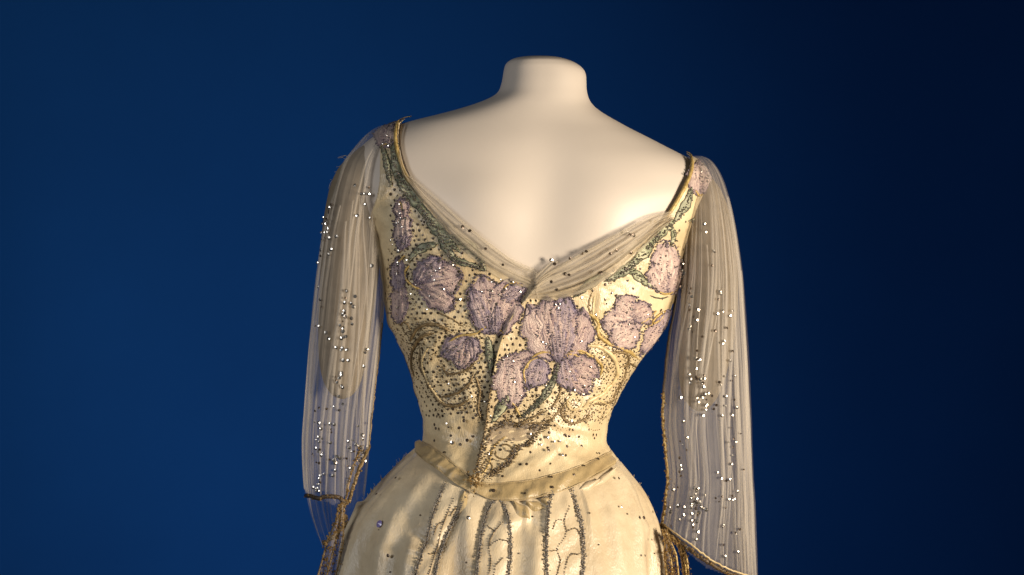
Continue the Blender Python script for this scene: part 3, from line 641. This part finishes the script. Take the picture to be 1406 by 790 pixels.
for c, rows, gap in [([(752, 580), (738, 592), (727, 608), (710, 620), (702, 636), (684, 650), (662, 668)], 4, 2.4), ([(674, 590), (668, 612), (662, 636), (653, 664)], 3, 2.4),
        ([(676, 590), (696, 580), (718, 584), (740, 582)], 3, 2.2), ([(686, 606), (676, 622), (670, 640), (660, 658)], 2, 2.6), ([(700, 604), (690, 612), (698, 624), (708, 614), (700, 604)], 1, 0), ([(678, 634), (686, 640), (680, 650), (671, 646), (677, 635)], 1, 0)]:
    P = bead_line(c, 2.4, .9, rows, gap, .0022); hb = RNG.random(len(P)) < .55
    beads('tail_beads', P[hb], RNG.uniform(.7, 1.4, hb.sum()) * S, M['cord'], gown); beads('tail_beads', P[~hb], RNG.uniform(.7, 1.3, (~hb).sum()) * S, M['bead'], gown)

# ------------------------------------------------------------------ sequins on bodice, band and skirt
def scatter(region, spacing, n_try, box, seed):
    rg = random.Random(seed); pts = []; cell = {}; g = 5.0
    for _ in range(n_try):
        x = rg.uniform(box[0], box[2]); y = rg.uniform(box[1], box[3])
        if not region(x, y): continue
        s_ = spacing(x, y)
        if s_ > 60: continue
        ci, cj = int(x / g), int(y / g); rr = int(s_ / g) + 1; ok = True
        for i in range(ci - rr, ci + rr + 1):
            for j in range(cj - rr, cj + rr + 1):
                for (u, v) in cell.get((i, j), ()):
                    if (u - x) ** 2 + (v - y) ** 2 < s_ * s_: ok = False; break
                if not ok: break
            if not ok: break
        if ok: pts.append((x, y)); cell.setdefault((ci, cj), []).append((x, y))
    return np.array(pts)
NKs = smooth(NECK, 200)
def neck_y(x): return float(np.interp(x, NKs[30:-22, 0], NKs[30:-22, 1]))
BTs = smooth(BAND_T, 120); EGs = smooth(EDGE, 120)
def lsil(y): return float(np.interp(y, [300, 430, 465, 495, 525, 555, 600], [538, 534, 548, 562, 572, 580, 585]))
def rsil(y): return float(np.interp(y, [300, 350, 420, 465, 495, 525, 555, 600], [938, 934, 918, 895, 874, 855, 839, 829]))
def on_bodice(x, y):
    return lsil(y) < x < rsil(y) and y > neck_y(x) + 8 and y < float(np.interp(x, BTs[:, 0], BTs[:, 1])) - 4
def sp(x, y):
    e = float(np.interp(y, EGs[:, 1], EGs[:, 0]))
    if x < e:
        if y > 570: return 10 + (y - 570) * .28
        return 8.3 if x > 585 and y < 450 else 7.0
    if y > 590 - (x - 700) * .12: return 15
    if x > 800 and y > 470: return 5.4
    if x > 790: return 13 if y < 440 else 8
    return 8.0
pts = []
for s_ in (8.3, 7.0, 5.4, 8.0):
    rg = random.Random(int(s_ * 10)); hs = s_ * 1.10
    for i in range(int(440 / (hs * .87))):
        for j in range(int(440 / hs)):
            x = 525 + (j + .5 * (i % 2)) * hs; y = 245 + i * hs * .87
            x, y = x + 3.5 * math.sin(y * .03) + rg.gauss(0, .7), y + 4 * math.sin(x * .025) + rg.gauss(0, .7)
            if on_bodice(x, y) and sp(x, y) == s_ and rg.random() < .96: pts.append((x, y))
rest = scatter(lambda x, y: on_bodice(x, y) and sp(x, y) not in (8.3, 7.0, 5.4, 8.0), sp, 9000, (530, 250, 945, 670), 3)
pts = np.concatenate([np.array(pts), rest])
P, N = decor(pts[:, 0], pts[:, 1], .0012)
rad = np.where((pts[:, 0] > 795) & (pts[:, 1] > 465), RNG.uniform(1.3, 1.9, len(pts)), RNG.uniform(1.8, 2.45, len(pts))) * S
gl = RNG.random(len(P)) < .10
discs('sequins', P[~gl], N[~gl], rad[~gl], M['sequin'], gown, tilt=.12)
discs('bright_sequins', P[gl], N[gl], rad[gl] * .9, M['spangle'], gown, tilt=.35)
# dense dark stitching round the scrolls
def thick(x, y):
    if not on_bodice(x, y): return False
    v = math.sin(x * .09 + 1.3 * math.sin(y * .06)) * math.sin(y * .085 + x * .03)
    lo = (560 < x < 665 and 440 < y < 560 and v > -.25) or (770 < x < 870 and 468 < y < 575 and v > -.4) or (533 < x < 578 and 340 < y < 560 and v > -.5)
    return lo or (680 < x < 790 and 535 < y < 590 and v > -.2)
# fine bronze stitching in small curls
def curls(box, k, seed, name='stitch_curl'):
    rg = random.Random(seed); allp = []
    while k > 0:
        x, y = rg.uniform(box[0], box[2]), rg.uniform(box[1], box[3])
        if not on_bodice(x, y) or not on_bodice(x + 8, y + 8): continue
        k -= 1; r = rg.uniform(5, 13); a0 = rg.uniform(0, 6.3); sw = rg.choice((-1, 1)) * rg.uniform(2, 4.5)
        c = [(x + r * (1 - .45 * t) * math.cos(a0 + sw * t), y + r * (1 - .45 * t) * math.sin(a0 + sw * t) * 1.2) for t in np.linspace(0, 1, 7)]
        c = [p for p in c if on_bodice(*p)]
        if len(c) > 3: allp.append(bead_line(c, 2.7, .35, 1, 0, .0010))
    P = np.concatenate(allp); beads(name, P, RNG.uniform(.7, 1.25, len(P)) * S, M['cord'], gown)
curls((560, 440, 662, 560), 34, 1); curls((775, 468, 872, 578), 34, 2); curls((690, 540, 790, 588), 16, 3); curls((536, 345, 575, 540), 12, 4)
pts = scatter(thick, lambda x, y: 3.0, 30000, (530, 300, 900, 600), 5)
P, N = decor(pts[:, 0], pts[:, 1], .0009); hb = RNG.random(len(P)) < .6; beads('stitch_beads', P[hb], RNG.uniform(.7, 1.3, hb.sum()) * S, M['cord'], gown); beads('stitch_beads', P[~hb], RNG.uniform(.6, 1.1, (~hb).sum()) * S, M['bead_gold'], gown)
# bright spangles picked out one by one
sp_pts = [(633, 410, 3), (625, 610, 3.4), (645, 717, 3.6), (749, 600, 2.6), (757, 607, 2), (727, 595, 2.2), (741, 612, 2), (768, 630, 2.2), (765, 606, 2), (725, 680, 3),
          (597, 378, 2), (612, 396, 2), (676, 398, 2), (694, 396, 2.2), (757, 357, 3.4), (895, 304, 3), (858, 318, 2.4), (672, 628, 2), (785, 460, 2.2), (706, 522, 2.2), (862, 422, 2.4),
          (847, 700, 1.8), (790, 652, 2), (700, 512, 2), (758, 468, 2.4), (552, 344, 3.2), (552, 362, 3), (549, 306, 2.4), (561, 300, 2), (553, 281, 2), (536, 204, 2.4), (660, 424, 2)]
for x, y, r in sp_pts:
    P, N = decor(np.array([x]), np.array([y]), .0038)
    N = N * .6 + np.array([[.28 if x > 600 else -.2, -.75, -.02]])
    o = discs('spangle', P, N / np.linalg.norm(N), r * S * .8, M['spangle'], gown, tilt=.08, ns=10); del o['kind']
# sequins on the band and the skirt
dk = [(678, 679, 3.2), (755, 661, 2.4), (756, 675, 2.6), (720, 683, 2.2), (815, 637, 2.2), (797, 646, 2), (785, 658, 2), (690, 660, 2.4), (722, 645, 2.6), (750, 623, 2.6), (842, 664, 2.4), (871, 716, 3),
      (886, 743, 2), (874, 765, 2), (903, 768, 1.8), (888, 708, 2), (526, 686, 2.2), (551, 664, 2.2), (540, 766, 3), (487, 742, 3), (488, 748, 2.2), (641, 576, 3), (627, 560, 2.6), (645, 605, 3), (607, 587, 2.6), (607, 570, 2.2), (622, 585, 2), (815, 628, 2), (776, 598, 2.4), (780, 588, 2), (808, 596, 2.6)]
P, N = decor(np.array([d[0] for d in dk]), np.array([d[1] for d in dk]), .0055); discs('skirt_sequins', P, N, np.array([d[2] for d in dk]) * S * .85, M['sequin'], gown, tilt=.15)
P, N = decor(np.array([525.]), np.array([722.]), .003); o = discs('violet_stone', P, N, 5.2 * S, M['gem'], gown, tilt=.05, ns=10, dome=.4); del o['kind']
# sparse small sequins over the skirt
pts = scatter(lambda x, y: True, lambda x, y: 42, 400, (480, 700, 900, 800), 9)
P, N = decor(pts[:, 0], pts[:, 1], .001); discs('skirt_sequins', P, N, RNG.uniform(.9, 1.4, len(P)) * S, M['sequin'], gown, tilt=.2)
# frayed seam threads at the two side edges of the skirt
for side in (0, 1):
    o = None
    for k in range(46):
        qv = random.uniform(622, 775); av = (-1 if side == 0 else 1) * (math.pi / 2 - random.uniform(-.05, .1))
        p = BODY.pos(np.array([av]), np.array([qv]))[0]; n_ = BODY.norm(np.array([av]), np.array([qv]))[0]
        c = [p + n_ * .004, p + n_ * random.uniform(.0045, .0055) + np.array([0, 0, random.uniform(-.003, .003)]), p + n_ * random.uniform(.005, .007) + np.array([0, random.uniform(-.003, .003), random.uniform(-.007, .004)])]
        tube('seam_thread', smooth(c, 6), .00022, M['cream_cord'], skirt, n=4)

# ------------------------------------------------------------------ tulle round the neckline
def ripple(nf, amp, base, seed):
    ph = np.random.default_rng(seed).uniform(0, 6, 4)
    def off(t, v):
        return base + amp * (np.abs(np.sin(nf * np.pi * v + 1.2 * np.sin(3 * t + ph[0]) + ph[1])) + .4 * np.sin(2.3 * nf * np.pi * v + ph[2] + 3 * t)) * np.sin(np.pi * np.clip(v * .92 + .04, 0, 1)) ** .4
    return off
tl = sheet('neckline_tulle', [(552, 205), (560, 232), (580, 258), (612, 284), (648, 312), (676, 336), (704, 356), (736, 370)],
      [(552, 225), (560, 252), (590, 288), (618, 322), (648, 352), (684, 380), (712, 394), (738, 402)], 110, 34, ripple(3, .0028, .0022, 1), M['tulle_neck'], gown, (1, 5))
tl['label'] = 'narrow sheer tulle along the left neckline'
tr = sheet('neckline_tulle', [(730, 392), (748, 374), (775, 360), (806, 342), (850, 315), (888, 296), (918, 288)],
      [(728, 408), (752, 412), (788, 404), (822, 386), (856, 360), (888, 328), (914, 302)], 120, 52, ripple(6, .0055, .0030, 2), M['tulle_neck'], gown, (1.6, 5))
tr['label'] = 'gathered sheer tulle along the right neckline'
folds = [([(560, 244), (596, 284), (640, 326), (690, 366), (734, 388)], 6), ([(566, 246), (610, 282), (660, 326), (706, 362), (738, 376)], 4.5), ([(620, 312), (660, 350), (700, 376), (735, 392)], 7),
         ([(728, 396), (760, 380), (806, 362), (860, 326), (912, 292)], 6), ([(730, 402), (766, 394), (812, 374), (862, 338), (908, 302)], 7), ([(732, 392), (770, 366), (820, 338), (876, 304)], 5),
         ([(726, 408), (745, 404), (780, 402), (812, 388), (845, 364)], 7), ([(738, 384), (790, 352), (842, 322)], 4)]
for c, wd in folds:
    k = 70; cv = smooth(c, k); T = np.gradient(cv, axis=0); T /= np.linalg.norm(T, axis=1, keepdims=True); Nn = np.stack([-T[:, 1], T[:, 0]], 1)
    t = np.linspace(0, 1, k); ww = wd * (.35 + .65 * np.sin(np.pi * t) ** .6) * (1 + .15 * np.sin(11 * t))
    sheet('tulle_fold', cv - Nn * ww[:, None] * .6, cv + Nn * ww[:, None] * .6, k, 9, lambda tt, vv: .0035 + .0028 * np.sin(np.pi * vv), M['tulle_neck'], tl if cv[:, 0].mean() < 700 else tr, (.4, 5))
# the knot at the closing and its little loop
for c, wd, up in [([(722, 408), (728, 396), (738, 384), (752, 370), (766, 358)], 6, .008), ([(724, 390), (736, 378), (750, 366), (760, 358)], 4.5, .007), ([(716, 414), (726, 402), (730, 390), (742, 380)], 7, .008),
                  ([(706, 390), (722, 392), (736, 394), (748, 402)], 6, .007), ([(738, 408), (736, 396), (742, 386), (756, 376)], 6, .009), ([(700, 384), (718, 388), (732, 384)], 5, .006)]:
    k = 40; cv = smooth(c, k); T = np.gradient(cv, axis=0); T /= np.linalg.norm(T, axis=1, keepdims=True); Nn = np.stack([-T[:, 1], T[:, 0]], 1)
    ww = wd * (.45 + .55 * np.sin(np.pi * np.linspace(0, 1, k)))
    sheet('tulle_knot', cv - Nn * ww[:, None] * .6, cv + Nn * ww[:, None] * .6, k, 9, lambda tt, vv: up - .005 + .003 * np.sin(np.pi * vv), M['tulle_neck'], gown, (.4, 3))
tn = [(639, 311), (648, 316), (799, 347), (804, 344), (783, 354), (776, 375), (781, 376), (859, 321), (864, 322), (842, 342), (834, 346), (762, 362), (764, 396), (757, 386), (690, 362), (668, 340), (860, 345), (822, 372)]
P, N = decor(np.array([p[0] for p in tn]), np.array([p[1] for p in tn]), .0070); discs('tulle_sequins', P, N, RNG.uniform(1.8, 2.8, len(P)) * S, M['sequin'], gown, tilt=.3)

# ------------------------------------------------------------------ sleeves
SL = Surf([(172, 524, 550, 0, 8, 8), (178, 512, 550, 0, 24, 22), (190, 498, 548, 0, 40, 36), (205, 485, 546, 0, 50, 46), (225, 470, 542, 0, 58, 54), (250, 460, 540, 0, 62, 60), (285, 450, 537, 0, 66, 64),
           (320, 442, 534, 0, 68, 66), (360, 436, 533, 0, 68, 68), (400, 431, 531, 0, 68, 68), (440, 427, 528, 0, 67, 68), (480, 423, 523, 0, 66, 68), (520, 420, 518, 0, 66, 68), (560, 417, 513, 0, 66, 68), (610, 414, 509, 0, 66, 68), (660, 416, 505, 0, 66, 68), (700, 423, 500, 0, 64, 64), (770, 448, 490, 0, 50, 48)], p=2.0)
SR = Surf([(214, 940, 962, 0, 8, 8), (219, 938, 974, 0, 24, 22), (230, 938, 984, 0, 38, 36), (245, 938, 992, 0, 48, 46), (265, 938, 999, 0, 56, 54), (300, 936, 1008, 0, 63, 62), (340, 933, 1015, 0, 66, 66),
           (380, 930, 1020, 0, 68, 68), (420, 925, 1023, 0, 68, 68), (460, 918, 1026, 0, 67, 68), (500, 913, 1029, 0, 66, 68), (540, 909, 1031, 0, 66, 68), (580, 908, 1033, 0, 66, 68), (620, 912, 1034, 0, 66, 68), (655, 915, 1035, 0, 66, 68), (690, 911, 1037, 0, 66, 68), (725, 905, 1038, 0, 66, 68), (830, 900, 1042, 0, 66, 68)], p=2.0)
def sleeve(SF, hem_b, hem_f, top, bottom, seed, lab):
    rg = np.random.default_rng(seed); root = None
    for layer in range(2):
        k1, k2 = (9, 17) if layer == 0 else (7, 23); ph = rg.uniform(0, 6.3, 6)
        qs = np.arange(top, bottom, 2.0); a = np.linspace(-math.pi, math.pi, 360, endpoint=False); aa, qq = np.meshgrid(a, qs)
        g = np.clip((qq - top) / 120, 0, 1); dr = (qq - top) * .0016
        env = .55 + .45 * np.sin(3 * aa + ph[4] + dr)
        f = 1 - .03 * layer - g * .5 * (.105 * (1 - np.cos(k1 * aa + ph[0] + dr)) * env + .035 * (1 - np.cos(k2 * aa + ph[1] - dr * 1.6)) + .02 * np.sin(qq * .02 + 2 * aa + ph[5]))
        a2 = aa + g * (.125 * env * np.sin(k1 * aa + ph[2] + dr * .8) + .05 * np.sin(k2 * aa + ph[3]))
        P = SF.pos(a2, qq, f); X = P[..., 0] / S + 703
        back = np.cos(aa) > 0
        kv = qq < np.where(back, np.interp(X, *hem_b), np.interp(X, *hem_f))
        if layer: kv &= qq < np.where(back, np.interp(X, *hem_b), np.interp(X, *hem_f)) - 14
        kf = kv[:-1] & kv[1:]; kf &= np.roll(kf, -1, axis=1)
        uv = np.stack([(aa / math.pi + layer * .37) * .8, (qq - top) / 200 * 2], -1).reshape(-1, 2)
        V, f_, u_ = compact(P.reshape(-1, 3), grid_faces(len(qs), 360, wrap=True, keep=kf), uv)
        if root is None: root = mesh_obj('sleeve', V, f_, M['tulle_sleeve'], gown, u_); root['label'] = lab
        else: mesh_obj('sleeve_lining', V, f_, M['tulle_sleeve'], root, u_)
    for _ in range(40):   # folds lying along the sleeve
        a0 = rg.uniform(-1.45, 1.45) if rg.random() < .75 else rg.uniform(1.7, 4.5); dw = rg.uniform(.012, .075); q0 = top + (rg.uniform(2, 14) if rg.random() < .45 else rg.uniform(10, 160)); n_ = 120; sl_ = rg.normal(0, .32); w0 = rg.uniform(0, 6)
        x_end = SF.pos(np.array([a0 + sl_]), np.array([bottom - 100.]))[0, 0] / S + 703
        q1 = float(np.interp(x_end, *(hem_b if math.cos(a0) > 0 else hem_f))) - 6
        qv = np.linspace(q0, q1, n_); tt = np.linspace(0, 1, n_); v = np.linspace(-1, 1, 7)
        A = (a0 + sl_ * tt + .10 * np.sin(3 * tt + w0) + .03 * np.sin(9 * tt + 2 * w0))[:, None] + dw * (.25 + .75 * np.sin(np.pi * np.clip(tt * .85 + .1, 0, 1)))[:, None] * v[None]
        P = SF.pos(A, np.broadcast_to(qv[:, None], A.shape), .95 + .035 * (1 - v[None] ** 2) + 0 * A)
        mesh_obj('sleeve_fold', P.reshape(-1, 3), grid_faces(n_, 7), M['tulle_fold'], root, np.stack(np.broadcast_arrays(v[None] * .06 + w0, 4 * tt[:, None]), -1).reshape(-1, 2))
    return root
hl_b = ([405, 432, 455, 470, 478, 490, 500, 509, 520], [672, 682, 684, 692, 692, 660, 632, 612, 606]); hl_f = ([405, 432, 455, 475, 500, 515], [762, 754, 742, 722, 690, 640])
hr_b = ([895, 906, 925, 950, 975, 1000, 1040], [716, 722, 738, 757, 774, 788, 800]); hr_f = ([895, 908, 940, 975, 1040], [722, 735, 760, 790, 812])
sl = sleeve(SL, hl_b, hl_f, 173, 770, 4, 'left sheer tulle sleeve scattered with sequins')
sr = sleeve(SR, hr_b, hr_f, 215, 826, 9, 'right sheer tulle sleeve scattered with sequins')
def on_sleeve(SF, px, py, up=.003):
    a, q = SF.inv(np.asarray(px, float), np.asarray(py, float)); n_ = SF.norm(a, q)
    return SF.pos(a, q, .975) + n_ * up, n_
def sleeve_cord(SF, pts, r, m, parent, name='sleeve_edge', bead=True, up=.0005):
    k = int(clen(pts) / 2.5); c = smooth(pts, k); P, _ = on_sleeve(SF, c[:, 0], c[:, 1], up)
    P = P + RNG.normal(0, .0003, P.shape); o = tube(name, P, r * S, M[m], parent, n=7)
    if bead:
        B = np.concatenate([P + RNG.normal(0, .0011, P.shape) + [0, -.001, 0] for _ in range(2)]); beads('edge_beads', B, RNG.uniform(.9, 1.7, len(B)) * S, M['bead_gold'], o)
    return o
sleeve_cord(SL, [(508, 612), (498, 634), (488, 660), (479, 690)], 2.6, 'cord', sl)
sleeve_cord(SL, [(474, 692), (466, 684), (452, 682), (436, 684), (420, 680)], 3.0, 'cord_dark', sl)
sleeve_cord(SL, [(526, 444), (521, 490), (515, 540), (510, 585), (508, 612)], 1.1, 'cord', sl, bead=False)
sleeve_cord(SL, [(496, 612), (486, 640), (480, 660), (474, 690)], 1.3, 'cord', sl)
sleeve_cord(SR, [(933, 350), (930, 390), (921, 440), (914, 495), (910, 540)], 1.6, 'cord_dark', sr, bead=False)
sleeve_cord(SR, [(910, 540), (909, 575), (913, 620), (916, 655), (912, 690), (908, 722)], 1.7, 'cord_gold', sr)
sleeve_cord(SR, [(907, 722), (925, 738), (950, 757), (975, 774), (1000, 787), (1030, 797)], 3.0, 'cord_dark', sr)
sleeve_cord(SR, [(907, 718), (930, 735), (955, 753), (978, 770), (1005, 783), (1032, 792)], 1.3, 'cream_cord', sr, bead=False)
# lower front edge of the left sleeve, seen through it
c = smooth([(440, 752), (448, 747), (456, 741), (464, 733), (476, 720)], 50)
P = np.stack([(c[:, 0] - 703) * S, np.full(50, 60 * S) , CZ + (395 - c[:, 1]) * S], 1); P[:, 1] = np.linspace(40, 36, 50) * S
o = tube('sleeve_edge', P, 2.4 * S, M['cord'], sl); B = np.concatenate([P + RNG.normal(0, .0014, P.shape) for _ in range(3)]); beads('edge_beads', B, RNG.uniform(.9, 1.6, len(B)) * S, M['bead_gold'], o)
# hanging beaded streamers under the sleeve corners
def streamer(pts, wd, y0, y1, lab, mm='cord'):
    c = smooth(pts, 60); T = np.gradient(c, axis=0); T /= np.linalg.norm(T, axis=1, keepdims=True); Nn = np.stack([-T[:, 1], T[:, 0]], 1)
    w_ = wd * np.interp(np.linspace(0, 1, 60), [0, .12, .3, 1], [.3, .35, .9, 1.05]); v = np.linspace(-1, 1, 9); yy = np.linspace(y0, y1, 60)
    c2 = c[:, None] + Nn[:, None] * (w_[:, None] * v * .5)[..., None]
    P = np.stack([(c2[..., 0] - 703) * S, (yy[:, None] + 3 * np.sin(v * 5 + np.linspace(0, 9, 60)[:, None])) * S, CZ + (395 - c2[..., 1]) * S], -1)
    uv = np.stack(np.broadcast_arrays((v[None] + 1) / 2, np.linspace(0, 3, 60)[:, None]), -1).reshape(-1, 2)
    o = mesh_obj('streamer', P.reshape(-1, 3), grid_faces(60, 9), M['tulle_tail'], gown, uv); o['label'] = lab
    for j in (0, 4, 8): tube('streamer_cord', P[:, j], 1.3 * S, M[mm], o)
    k = 420; i = RNG.integers(0, 60, k); j = RNG.integers(0, 9, k); B = P[i, j] + RNG.normal(0, .0012, (k, 3)) + [0, -.0015, 0]
    beads('streamer_beads', B, RNG.uniform(.8, 1.6, k) * S, M['bead_gold'], o); return o
streamer([(474, 686), (471, 712), (466, 735), (459, 765), (450, 800), (440, 850)], 24, -62, -70, 'beaded streamer hanging from the left sleeve corner')
streamer([(908, 722), (914, 745), (918, 775), (922, 830)], 17, -58, -64, 'golden streamer hanging from the right sleeve corner', 'cord_gold')
streamer([(912, 728), (928, 742), (936, 765), (940, 830)], 7, -50, -50, 'thin streamer hanging under the right sleeve', 'cord_gold')
# knots at the sleeve corners
for SF, pt, par in ((SL, (473, 691), sl), (SL, (471, 712), sl), (SR, (909, 724), sr)):
    P, _ = on_sleeve(SF, np.full(26, pt[0]) + RNG.normal(0, 2.2, 26), np.full(26, pt[1]) + RNG.normal(0, 3, 26), .001); beads('corner_knot', P, RNG.uniform(1.4, 2.6, 26) * S, M['cord'], par)
# spangles on the sleeves: rows and clusters
def sleeve_spangles(SF, lst, clusters, par, seed):
    rg = np.random.default_rng(seed); pts = [(x, y, rg.uniform(2.0, 2.9)) for x, y in lst]
    for (x0, y0, x1, y1, k, sd) in clusters:
        for _ in range(k):
            t = rg.random(); pts.append((x0 + (x1 - x0) * t + rg.normal(0, sd), y0 + (y1 - y0) * t + rg.normal(0, sd), rg.uniform(1.4, 2.5)))
    p = np.array(pts); P, N = on_sleeve(SF, p[:, 0], p[:, 1], .0028)
    nb = rg.random(len(p)) < .55; nb[:len(lst)] = True
    Nf = N * .35 + np.array([0.0, -1, -.02]) + rg.normal(0, .16, N.shape) + (np.array([.3, 0, 0]) if SF is SR else np.array([-.3, 0, 0]))
    Nf /= np.linalg.norm(Nf, axis=1, keepdims=True)
    discs('spangles', P[nb], Nf[nb], p[nb, 2] * S, M['spangle'], par, tilt=.06)
    if (~nb).any(): discs('sequins', P[~nb], N[~nb], p[~nb, 2] * S * .9, M['sequin'], par, tilt=.3)
sleeve_spangles(SL, [(454, 328), (463, 325), (456, 343), (453, 350), (521, 303), (509, 365), (505, 267), (501, 281), (533, 273), (487, 407), (476, 400), (473, 416), (485, 421), (473, 427), (474, 435), (482, 437), (483, 445), (471, 450), (471, 455), (472, 463), (475, 462), (469, 465),
      (502, 480), (500, 484), (498, 503), (478, 495), (471, 495), (469, 515), (466, 519), (463, 525), (470, 532), (470, 555), (439, 581), (459, 583), (442, 589), (454, 608), (435, 616), (439, 620), (496, 597), (496, 603), (494, 615), (502, 614), (496, 621), (462, 627), (466, 629), (458, 632), (460, 636), (460, 646), (457, 653), (438, 665), (436, 672), (449, 457), (452, 465)],
    [(445, 300, 436, 470, 14, 3), (480, 400, 465, 480, 10, 4), (470, 480, 455, 600, 12, 6), (455, 560, 440, 680, 16, 6), (500, 560, 494, 640, 8, 4), (455, 280, 447, 330, 14, 3), (490, 240, 515, 310, 10, 8), (484, 600, 476, 670, 12, 3), (438, 560, 434, 676, 14, 3)], sl, 21)
sleeve_spangles(SR, [(968, 308), (971, 318), (934, 345), (936, 352), (938, 372), (959, 425), (957, 440), (956, 492), (959, 494), (947, 514), (949, 520), (949, 526), (962, 521), (967, 520), (966, 532), (964, 545), (972, 540), (970, 556), (965, 570), (935, 546), (939, 579), (954, 670), (957, 674), (950, 683), (950, 692), (950, 697), (961, 690), (963, 696), (960, 704), (950, 706), (940, 697), (939, 708), (934, 714), (950, 715), (957, 716), (958, 730), (956, 741), (944, 752), (920, 697), (922, 703), (926, 673), (968, 680), (970, 700)],
    [(958, 400, 954, 520, 10, 4), (966, 500, 966, 570, 12, 4), (940, 600, 935, 660, 10, 4), (958, 670, 955, 730, 18, 5), (930, 670, 925, 720, 8, 5), (985, 300, 992, 480, 12, 6), (990, 480, 998, 760, 34, 9), (1006, 420, 1008, 760, 16, 4), (938, 340, 940, 400, 18, 2), (950, 400, 945, 470, 8, 3)], sr, 22)
# frayed tulle wisps on the left shoulder
for k in range(14):
    bx, by = random.choice([(461, 243), (455, 252), (466, 232), (474, 219)]); bx += random.uniform(4, 9); by += random.uniform(-5, 5)
    d = np.array([random.uniform(-14, -3), random.uniform(-6, 10)]); c = [(bx, by), (bx + d[0] * .5 + random.uniform(-3, 3), by + d[1] * .3 - 3), (bx + d[0], by + d[1])]
    cv = smooth(c, 10); P = np.stack([(cv[:, 0] - 703) * S, np.full(10, random.uniform(-.01, .01)), CZ + (395 - cv[:, 1]) * S], 1)
    tube('frayed_thread', P, .0002, M['cream_cord'], sl, n=4)
